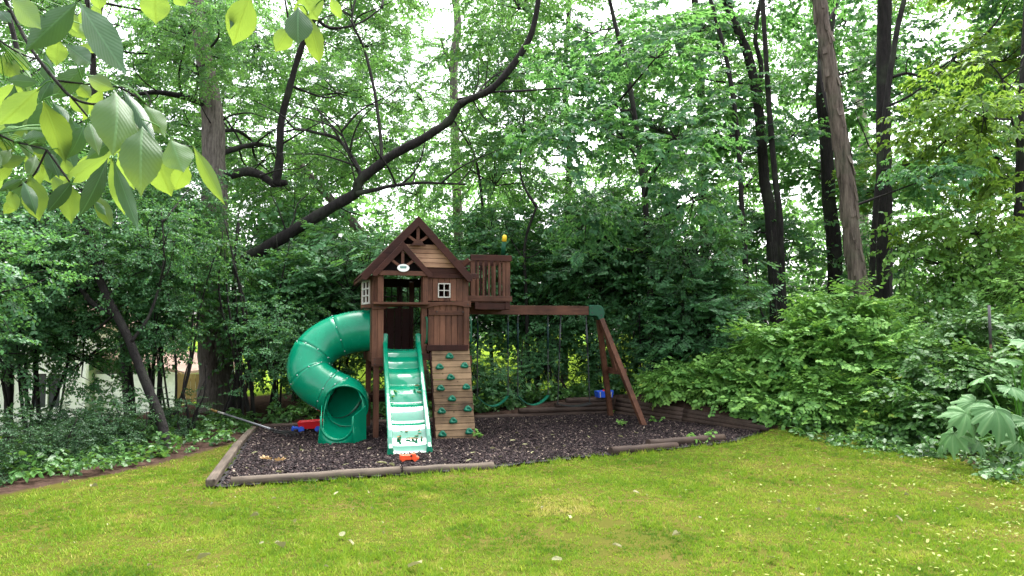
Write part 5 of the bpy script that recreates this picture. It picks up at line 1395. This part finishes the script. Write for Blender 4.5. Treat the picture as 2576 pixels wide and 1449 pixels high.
# ------------------------------------------------------------------ ground cover and far woods (masses nobody could count)
g = np.random.default_rng(21)
pts = []
def strip(poly, n, zlo=0, zhi=.06):
    poly_a = np.array(poly); lo, hi = poly_a.min(0), poly_a.max(0); q = g.uniform(lo, hi, (n * 6, 2)); q = q[inside(q, poly)][:n]
    q = q[~inside(q, BED)]; pts.append(np.column_stack([q, gz(q) + g.uniform(zlo, zhi, len(q))]))
strip([(-6.6, 7), (-5.3, 7.4), (-4.6, 8.6), (-4.15, 11), (-4.3, 13.2), (-6.5, 13.2)], 300, 0, .08)
strip([(-4.3, 12.5), (-.7, 13.75), (1.8, 14.5), (4.2, 13), (5, 15.5), (1, 17.5), (-4, 16.5)], 620, 0, .22)
strip([(3.9, 12.0), (4.2, 11.5), (5.6, 11.2), (6.0, 10.0), (5.7, 9.1), (8.5, 9), (8.5, 13), (5, 13.5)], 620, 0, .2)
strip([(5.6, 9.2), (5.0, 8.2), (5.2, 6.5), (6.5, 4.8), (7.5, 5), (7.5, 9)], 240, -.03, .03)
strip([(4.3, 11.5), (5.5, 11.2), (5.9, 9.8), (5.2, 9.4), (4.4, 10.6)], 110, -.04, .0)
pos = np.concatenate(pts); n = len(pos); T_ = sprays('herb'); idx = g.integers(0, len(T_), n); parts = []
for k in range(len(T_)):
    s_ = idx == k; m_ = s_.sum()
    parts.append(place(T_[k], g.uniform(0, 6.28, m_), g.normal(.35, .3, m_), g.normal(0, .3, m_), pos[s_], g.uniform(.7, 1.3, m_)))
tag(link('ground_cover', foliage_mesh('ground_cover', parts), None, [M['leaf_ground'], M['bark_dark']]), 'low leafy ground cover along the wood edges', 'ground cover', kind='stuff')

parts = []
g = np.random.default_rng(31)
for i in range(46):
    ang = R(-46 + 92 * i / 45 + g.uniform(-1.5, 1.5)); dd = g.uniform(33, 44) if i % 2 else g.uniform(46, 58)
    x, y = dd * math.sin(ang), dd * math.cos(ang); z = gzf(x, y); top = g.uniform(12, 15.5) * (1 if i % 2 else 1.3)
    if -5 < math.degrees(ang) < -1: top *= .9
    for k in range(4):
        c_ = (x + g.normal(0, 1.2), y + g.normal(0, 1), z + top * (.22 + .22 * k)); pr, _ = blob_parts('far', g, c_, (2.8, 2.6, top * .15), 17 - 2 * k, 0, .5, -.1)
        parts += pr
tag(link('distant_woods', foliage_mesh('distant_woods', parts), None, [M['leaf_canopy'], M['bark_dark']]), 'far leafy woods beyond the open lawn behind the trees', 'woods', kind='stuff')
parts = []
for i in range(20):
    ang = R(-44 + 88 * i / 19 + g.uniform(-1.5, 1.5)); dd = g.uniform(27, 33); x, y = dd * math.sin(ang), dd * math.cos(ang)
    if x < -9: continue
    pr, _ = blob_parts('far', g, (x, y, gzf(x, y) + g.uniform(2.6, 5.2)), (2.2, 1.8, 1.5), 26, 0, .5, -.1); parts += pr
tag(link('woodland_thicket', foliage_mesh('woodland_thicket', parts), None, [M['leaf_under'], M['bark_dark']]), 'leafy thicket filling the space between the rear trunks', 'thicket', kind='stuff')

# ------------------------------------------------------------------ grass
g = np.random.default_rng(3)
def snoise(P, seed, f):
    r_ = np.random.default_rng(seed); out = np.zeros(len(P))
    for k in range(9):
        a = r_.uniform(0, 6.28); ff = f * r_.uniform(.5, 1.8); out += np.sin((P[:, 0] * math.cos(a) + P[:, 1] * math.sin(a)) * ff + r_.uniform(0, 6.28))
    return out / 4.5
n = 82000
yy = 3.6 + 8.6 * g.random(n) ** 1.35; xx = g.uniform(-1, 1, n) * (yy * .74 + 1.8)
Pt = np.column_stack([xx, yy]); dB = dist_poly(Pt, BED)
dL = np.where(inside(Pt, LAWN), dist_poly(Pt, LAWN), -1)
ok = ~inside(Pt, BED) & (dL > 0) & (g.random(n) < np.clip(dL * 1.6 + .1 + .3 * snoise(Pt, 8, 3), 0.03, 1)) & (dB > .05)
bare = snoise(Pt, 44, 2.2) + .7 * snoise(Pt, 45, 9) - .25 * sstep(Pt[:, 0], 2.5, 5.5)
ok &= g.random(n) < np.clip(1.45 + .75 * bare, .10, 1)
Pt = Pt[ok]; n = len(Pt)
tr = .37 + .08 * snoise(Pt, 5, 1.5) + .17 * snoise(Pt, 6, 7) + g.normal(0, .12, n)
tan = snoise(Pt, 61, 2.4) + .6 * snoise(Pt, 62, 8); tr = np.where(tan > .9, tr + .36 * np.clip((tan - .9) * 2.5, 0, 1), tr)
grn = snoise(Pt, 71, 3.1) + .5 * snoise(Pt, 72, 9); tr = np.where(grn > .6, tr - .30 * np.clip((grn - .6) * 2.5, 0, 1), tr)
hh = g.uniform(.012, .030, n) * (1 + .6 * np.clip(snoise(Pt, 12, 6), -1, 1)); lean = g.uniform(0, 6.28, n)
K = 8; Pg = np.repeat(Pt, K, 0) + g.normal(0, .017, (n * K, 2)); rn = np.clip(np.repeat(tr, K) + g.normal(0, .09, n * K), 0, 1)
h = np.repeat(hh, K) * g.uniform(.6, 1.25, n * K); la = np.repeat(lean, K) + g.normal(0, .9, n * K)
ok = ~inside(Pg, BED); dB = dist_poly(Pg, BED); ok &= dB > .05
Pg, rn, h, la, dB = Pg[ok], rn[ok], h[ok], la[ok], dB[ok]; n = len(Pg)
h = h + np.where(dB < .17, g.uniform(0, .055, n) * (g.random(n) < .5), 0)
wq = g.uniform(.0024, .0046, n) * (1 + (Pg[:, 1] - 4) * .10)
th = g.uniform(0, 6.28, n); ln_ = g.uniform(.3, 1.1, n) * h
zb = gz(Pg) - .004
A = np.column_stack([Pg[:, 0] - np.cos(th) * wq, Pg[:, 1] - np.sin(th) * wq, zb]); B = np.column_stack([Pg[:, 0] + np.cos(th) * wq, Pg[:, 1] + np.sin(th) * wq, zb])
Cq = np.column_stack([Pg[:, 0] + np.cos(la) * ln_, Pg[:, 1] + np.sin(la) * ln_, zb + h])
tag(link('grass', np_mesh('grass', np.stack([A, B, Cq], 1).reshape(-1, 3), np.arange(n * 3).reshape(-1, 3), rn), None, M['grass']), 'short mown yellowish green lawn grass', 'grass', kind='stuff')
m = M['grass']; 
for nd in m.node_tree.nodes:
    if nd.type == 'VALTORGB':
        e = nd.color_ramp.elements; e[0].position, e[0].color = .12, (.034, .105, .012, 1); e[1].position, e[1].color = .48, (.168, .285, .026, 1)
        x = e.new(.74); x.color = (.36, .33, .08, 1); x = e.new(.95); x.color = (.50, .38, .17, 1)

# small pale leaf litter thickening towards the lower right corner
n = 1900; yy = g.uniform(4.3, 10.6, n); xx = yy * g.uniform(.18, .76, n); Pl = np.column_stack([xx, yy])
ok = (g.random(n) < np.clip((xx / yy - .18) * 2.1, 0, 1) ** 1.5) & ~inside(Pl, BED); Pl = Pl[ok]; n = len(Pl)
sz = g.uniform(.009, .021, n); th = g.uniform(0, 6.28, n); tx = g.normal(0, .35, n); ty = g.normal(0, .35, n); q6 = np.array([(-1, 0), (-.35, .6), (.45, .5), (1, 0), (.45, -.5), (-.35, -.6)])
lx = q6[None, :, 0] * sz[:, None]; ly = q6[None, :, 1] * sz[:, None]
Vl = np.stack([Pl[:, :1] + lx * np.cos(th)[:, None] - ly * np.sin(th)[:, None], Pl[:, 1:] + lx * np.sin(th)[:, None] + ly * np.cos(th)[:, None], (gz(Pl) + g.uniform(.016, .03, n))[:, None] + lx * tx[:, None] + np.abs(ly) * ty[:, None]], 2).reshape(-1, 3)
tag(link('leaf_litter', np_mesh('leaf_litter', Vl, (np.arange(n)[:, None, None] * 6 + np.array([(0, 3, 2, 1), (0, 5, 4, 3)])[None]).reshape(-1, 4), np.repeat(g.random(n), 2)), None, M['leaf_litter']), 'tiny yellowish fallen leaflets strewn over the lawn at lower right', 'leaf litter', kind='stuff')

# ------------------------------------------------------------------ fallen leaves
def leaf_sheet(pts, curl, seed):
    rg = random.Random(seed); n = len(pts); vs = [(0, 0, .012)] + [(x, y, .006 + curl * abs(y) * 1.5 + rg.uniform(0, .008)) for x, y in pts]
    me = bpy.data.meshes.new('fallen_leaf'); me.from_pydata(vs, [], [(0, i + 1, (i + 1) % n + 1) for i in range(n)]); me.update()
    a_ = me.attributes.new('rnd', 'FLOAT', 'FACE'); a_.data.foreach_set('value', np.full(n, rg.uniform(.2, .9), np.float32)); return me
ell = [(.055 * math.cos(2 * math.pi * i / 12), .022 * math.sin(2 * math.pi * i / 12) * (1 - .3 * math.cos(2 * math.pi * i / 12))) for i in range(12)]
FL = [leaf_sheet(ell, c_, s_) for s_, c_ in enumerate((.2, .5, .9))]
for me in FL: me.materials.append(M['leaf_fallen'])
rg = random.Random(14); cnt = 0
spots = [(1403, 1418, 1.5), (1045, 1440, 1.6), (515, 1420, 1.2), (480, 1400, 1.1), (740, 1320, 1.2), (700, 1390, 1.4), (860, 1355, 1.2), (880, 1378, 1), (930, 1245, 1), (845, 1245, .9), (690, 1260, .9), (640, 1306, 1.1), (1180, 1340, 1), (1550, 1385, 1.2), (1700, 1360, 1.2), (1940, 1415, 1), (2260, 1310, 1), (2060, 1290, 1), (1730, 1245, 1), (1600, 1255, 1), (237, 1240, 1.2), (420, 1265, 1), (2170, 1240, 1), (1960, 1270, .9), (1330, 1300, .9), (1430, 1315, 1), (610, 1160, 1.4), (2280, 1250, .9)]
while len(spots) < 95: spots.append((rg.uniform(30, 2560), rg.uniform(1225, 1447), rg.uniform(.25, .55)))
for u, v, s_ in spots:
    p_ = on_ground(u, v)
    if inside(np.array([[p_.x, p_.y]]), BED)[0]: continue
    o_ = bpy.data.objects.new('fallen_leaf', FL[cnt % 3]); COL.objects.link(o_); cnt += 1
    o_.location = (p_.x, p_.y, gzf(p_.x, p_.y) + .028); o_.rotation_euler = (rg.uniform(-.6, .6), rg.uniform(-.6, .6), rg.uniform(0, 6.28)); o_.scale = (s_ * rg.uniform(.5, .75), s_ * rg.uniform(.5, 1.0), s_ * .9)
    tag(o_, 'pale fallen leaf lying on the mown lawn', 'leaf', 'fallen leaves on the lawn')
mulch_spots = [(960, 1168, 1.7), (985, 1172, 1.2), (870, 1170, 1), (720, 1150, 1), (760, 1135, .8), (660, 1175, 1), (1320, 1120, 1), (1420, 1125, 1), (1480, 1100, 1), (1180, 1160, 1), (1240, 1130, .9), (850, 1140, .8), (930, 1130, 1), (1500, 1075, 1), (1390, 1095, .9), (1300, 1090, .9), (1560, 1100, 1), (1190, 1140, 1), (620, 1180, 1), (700, 1190, .9), (800, 1180, .8), (1290, 1110, 1.1), (1120, 1160, .8), (640, 1140, 1), (1600, 1090, .8), (1450, 1060, .8), (1260, 1150, .8), (1340, 1140, 1)]
for u, v, s_ in mulch_spots:
    p_ = on_ground(u, v, .05); o_ = bpy.data.objects.new('fallen_leaf', FL[cnt % 3]); COL.objects.link(o_); cnt += 1
    o_.location = (p_.x, p_.y, .052); o_.rotation_euler = (rg.uniform(-.3, .3), rg.uniform(-.3, .3), rg.uniform(0, 6.28)); o_.scale = (s_ * .7, s_ * .7, s_ * .7)
    tag(o_, 'pale fallen leaf lying on the dark bark chips', 'leaf', 'fallen leaves on the bark chips')
lob = []
for i in range(28):
    a = 2 * math.pi * i / 28; k = .5 + .5 * abs(math.cos(a * 3.5)) ; lob.append((.085 * k * math.cos(a), .055 * k * math.sin(a)))
for u, v, lab in ((668, 1157, 'curled brown oak leaf on the bark chips near the left edge timber'), (705, 1161, 'flat tan oak leaf with pointed lobes on the bark chips')):
    p_ = on_ground(u, v, .06); o_ = link('oak_leaf', leaf_sheet(lob, .5, int(u)), None, M['leaf_tan']); o_.location = p_; o_.rotation_euler = (.1, .2, rg.uniform(0, 3)); tag(o_, lab, 'leaf')
# leaves lying in the wave slide
for i, (x, y, s_) in enumerate([(.58, -.78, .9), (.63, -.82, .8), (.60, -.72, .7), (.66, -.76, .8), (.30, -.80, .8), (.28, -.86, .7)] + [(rg.uniform(.22, .62), rg.uniform(-1.5, -1.38), rg.uniform(.4, .9)) for _ in range(16)]):
    zz = np.interp(-y, [-q[0] for q in prof], [q[1] for q in prof]); q_ = Mpt @ Vector((x + slx(y), y, zz + .02))
    o_ = bpy.data.objects.new('fallen_leaf', FL[i % 3]); COL.objects.link(o_); o_.location = q_; o_.rotation_euler = (.5, rg.uniform(-.2, .2), rg.uniform(0, 6)); o_.scale = (s_,) * 3
    o_.material_slots[0].link = 'OBJECT'; o_.material_slots[0].material = M['leaf_tan' if i > 5 else 'leaf_bush'] if i > 3 else M['leaf_fallen']
    tag(o_, 'fallen leaf resting in the green wave slide', 'leaf', 'leaves in the wave slide')
# seedlings in the bed
for i, (u, v, s_, lab) in enumerate([(1212, 1100, 1.0, 'small green seedling at the right foot of the climbing wall'), (1530, 1040, .8, 'small seedling before the retaining wall corner'), (1765, 1110, 1.4, 'leafy weed between the loose logs and the wall'), (1655, 1060, .8, 'seedling by the front A-frame foot'), (1560, 1068, .7, 'seedling on the chips left of the front A-frame foot')]):
    p_ = on_ground(u, v, .04); T_ = sprays('herb'); gg = np.random.default_rng(i + 90); m_ = 4
    pr = [place(T_[i % 4], gg.uniform(0, 6.28, m_), gg.normal(.6, .25, m_), gg.normal(0, .3, m_), np.zeros((m_, 3)), np.full(m_, .6 * s_))]
    o_ = link('seedling', foliage_mesh('seedling', pr), None, [M['leaf_bush'], M['bark_dark']]); o_.location = p_; tag(o_, lab, 'seedling')

# ------------------------------------------------------------------ near hickory leaves
def near_leaf(parent, b2, t2, wpx, Yb, lime, seed, k=.405):
    rg = random.Random(seed)
    b2 = (b2[0] * k, b2[1] * k); t2 = (t2[0] * k, t2[1] * k); lpx = math.hypot(t2[0] - b2[0], t2[1] - b2[1])
    L = lpx / FPX * Yb; A_ = at(b2[0], b2[1], Yb); Bp = at(t2[0], t2[1], Yb + L * (rg.uniform(.4, .75) if lime == 1 else -rg.uniform(.35, .7) if lime == 0 else rg.uniform(-.2, .2)))
    Tv = Bp - A_; L = Tv.length; T_ = Tv.normalized(); toc = (Vector((0, 0, EYE)) - (A_ + Bp) / 2).normalized()
    n_ = (toc - T_ * toc.dot(T_)).normalized(); n_ = Matrix.Rotation(rg.uniform(-.35, .35), 3, T_) @ n_; s_ = T_.cross(n_)
    hwid = wpx * k / FPX * Yb / 2 * 1.08; nu, nv = 20, 6; V = []; UV = []; F = []
    cu = rg.uniform(-.12, .30); fold = rg.uniform(.18, .50); wav = rg.uniform(.02, .06)
    for i in range(nu + 1):
        t_ = i / nu; w_ = hwid * (math.sin(math.pi * min(1, (t_ * .97 + .015)) ** 1.12) ** .72) 
        w_ *= 1 - .42 * max(0, (t_ - .55) / .45) ** 1.2; w_ *= min(1, .25 + t_ * 2.6)
        if t_ > .80: w_ *= 1 - ((t_ - .80) / .20) ** 1.2 * .62
        ser = 1 + .045 * ((i * 1.0) % 2)
        for j in range(nv + 1):
            q = -1 + 2 * j / nv; edge = ser if abs(q) > .9 else 1
            z = -cu * L * (t_ - .5) ** 2 * 2 - fold * w_ * (abs(q) ** 1.3) + wav * hwid * math.sin(t_ * 17 + q * 2 + seed) * abs(q)
            V.append(A_ + T_ * (t_ * L) + s_ * (q * w_ * edge) + n_ * z - parent.location); UV.append((.5 + q * .5 * max(.15, w_ / hwid), t_))
    for i in range(nu):
        for j in range(nv): F.append((i * (nv + 1) + j, i * (nv + 1) + j + 1, (i + 1) * (nv + 1) + j + 1, (i + 1) * (nv + 1) + j))
    me = np_mesh('leaf', [tuple(v) for v in V], F, np.full(len(F), rg.uniform(.25, .85)), None, True, UV)
    o_ = link('leaf', me, parent, M['leaf_hickory_shaded' if lime == 2 or (lime == 0 and seed % 3 == 0) else 'leaf_hickory']); return A_, T_
HB = [((735, 545), (720, 905), 275, 1.75, 0), ((880, 760), (870, 1155), 250, 1.72, 0), ((765, 540), (960, 870), 95, 1.8, 0), ((900, 640), (1015, 825), 130, 1.85, 0), ((1060, 860), (1130, 1048), 190, 1.7, 0), ((960, 960), (1062, 1212), 190, 1.95, 1),
 ((1205, 915), (1385, 1252), 95, 1.8, 1), ((1160, 1030), (1080, 1190), 120, 1.95, 1), ((490, 20), (755, 425), 200, 1.8, 0), ((470, 20), (168, 302), 175, 1.9, 2), ((70, -20), (240, 165), 150, 1.8, 0), ((365, 250), (350, 402), 125, 2.0, 1),
 ((-20, 335), (115, 480), 130, 2.0, 1), ((30, 290), (185, 432), 120, 2.05, 1), ((412, 280), (562, 392), 120, 1.8, 0), ((525, 470), (680, 540), 105, 1.8, 0), ((520, 412), (320, 610), 130, 1.9, 2), ((218, 580), (-20, 795), 165, 1.9, 1), ((278, 635), (402, 985), 175, 1.85, 1),
 ((400, 985), (430, 1092), 70, 2.0, 1), ((335, 470), (245, 625), 90, 2.0, 2), ((35, 495), (222, 510), 80, 2.0, 2), ((550, 740), (605, 925), 100, 1.85, 0), ((525, 790), (425, 985), 110, 1.95, 2), ((700, 870), (538, 985), 85, 1.9, 2), ((725, 925), (355, 1165), 115, 1.95, 1),
 ((672, 1000), (508, 1335), 115, 1.8, 2), ((705, 1005), (852, 1415), 95, 1.8, 2), ((690, 1000), (772, 1335), 100, 1.95, 1), ((455, 1120), (298, 1315), 95, 1.9, 2), ((440, 1150), (440, 1372), 135, 1.95, 1), ((200, 1105), (252, 1372), 155, 1.9, 1), ((148, 1120), (222, 1312), 85, 1.85, 2),
 ((-10, 1190), (135, 1120), 60, 1.9, 2), ((60, 1185), (102, 1305), 75, 2.0, 1), ((600, 1205), (692, 1405), 95, 1.95, 1), ((585, 1245), (655, 1335), 45, 1.9, 2), ((230, 955), (185, 1095), 85, 2.0, 0), ((-10, 1025), (155, 980), 85, 2.05, 1), ((175, 900), (300, 930), 85, 1.95, 2), ((288, 925), (365, 1095), 75, 1.95, 2),
 ((735, 955), (832, 1168), 105, 2.0, 1), ((480, 520), (565, 605), 95, 2.0, 1), ((430, 590), (545, 705), 100, 2.0, 1), ((120, 890), (270, 850), 110, 1.95, 0), ((560, 180), (700, 330), 90, 2.1, 1), ((600, 960), (480, 1130), 110, 2.05, 1), ((90, 1250), (20, 1330), 70, 2.1, 1), ((0, 870), (90, 940), 80, 2.1, 1), ((330, 1090), (420, 1250), 90, 2.1, 1), ((-10, 60), (60, 130), 70, 1.9, 0), ((420, 60), (480, 200), 70, 2.1, 1), ((330, 640), (420, 760), 90, 2.05, 2), ((640, 560), (520, 760), 90, 2.05, 1)]
HT = [((960, -70), (970, 155), 165, 1.8, 1), ((600, -50), (622, 62), 85, 1.9, 1), ((1550, -40), (1440, 292), 175, 1.8, 1), ((1850, 30), (1850, 268), 160, 1.7, 2), ((1800, 170), (1705, 325), 115, 1.85, 1), ((1915, 90), (2000, 412), 115, 1.8, 1), ((1865, -50), (1975, 125), 190, 1.85, 1), ((2050, -20), (2118, 125), 65, 1.85, 1), ((1490, -20), (1430, 180), 50, 1.85, 2), ((1090, -40), (1150, 40), 90, 1.9, 1)]
_r = random.Random(5)
for _ in range(34):
    _x, _y = _r.uniform(-30, 620), _r.uniform(0, 1150)
    if _x > 480 and _y > 700 or _y > 950 and _x > 500: _x *= .6
    _a = _r.gauss(1.45, .55); _l = _r.uniform(150, 300)
    HB.append(((_x, _y), (_x + _l * math.cos(_a), _y + _l * math.sin(_a)), _l * _r.uniform(.36, .5), _r.uniform(2.02, 2.3), _r.choice((0, 1, 1, 2, 2))))
HB = [((b[0] - (t[0] - b[0]) * .05, b[1] - (t[1] - b[1]) * .05), (t[0] + (t[0] - b[0]) * .06, t[1] + (t[1] - b[1]) * .06), w_ * .9, y_, m_) for b, t, w_, y_, m_ in HB]
for nm, lab, lst, stems in (('hickory_branch', 'leafy branch of large wet leaves hanging into the upper left corner', HB, [[(20, -40), (60, 60), (110, 150), (170, 265), (240, 370), (345, 500), (440, 600), (560, 645), (700, 640)], [(345, 500), (520, 520), (735, 540), (800, 540)], [(735, 540), (900, 640), (1060, 860), (1205, 915)], [(440, 600), (560, 740), (690, 880), (700, 1000)], [(-20, 240), (120, 330), (240, 370)], [(170, 265), (300, 120), (470, 20), (560, -60)], [(-20, 830), (90, 880), (180, 900), (290, 930)], [(290, 930), (200, 1100), (60, 1185)], [(290, 930), (440, 1140)], [(690, 880), (880, 760)]]),
                             ('leaf_spray', 'few large leaves hanging from the top edge left of centre', HT, [[(1600, -140), (1550, -40), (1520, -30)], [(1600, -140), (1760, -60), (1870, -40), (1860, 30), (1915, 90)], [(1600, -140), (1200, -110), (960, -70), (600, -60)], [(1760, -60), (1800, 170)]])):
    r_ = root(nm, lab, 'branch', at(stems[0][0][0] * .405, stems[0][0][1] * .405, 1.9)); mb = MB()
    for i, (b2, t2, w_, Yb, lm) in enumerate(lst):
        near_leaf(r_, b2, t2, w_, Yb, lm, i + len(lst))
        A_ = at(b2[0] * .405, b2[1] * .405, Yb)
        best = min((at(u * .405, v * .405, 1.9) for s_ in stems for u, v in s_), key=lambda q: (q - A_).length)
        if (best - A_).length > .008: mb.tube(smooth_path([best - r_.location, (best + A_) / 2 - r_.location + Vector((0, 0, .01)), A_ - r_.location], 3), .0016, 6)
    mb.build('leaf_stalks', M['leaf_bush'], r_)
    mb = MB()
    for i, s_ in enumerate(stems):
        P_ = [at(u * .405, v * .405, 1.9 + .02 * math.sin(j)) - r_.location for j, (u, v) in enumerate(s_)]
        w_ = .0055 if i == 0 else .0028; bark_tube(mb, P_, [w_ * (1 - .5 * j / len(P_)) for j in range(len(P_))], 8, 5, .06, i)
    mb.build('twig', M['bark_dark'], r_)
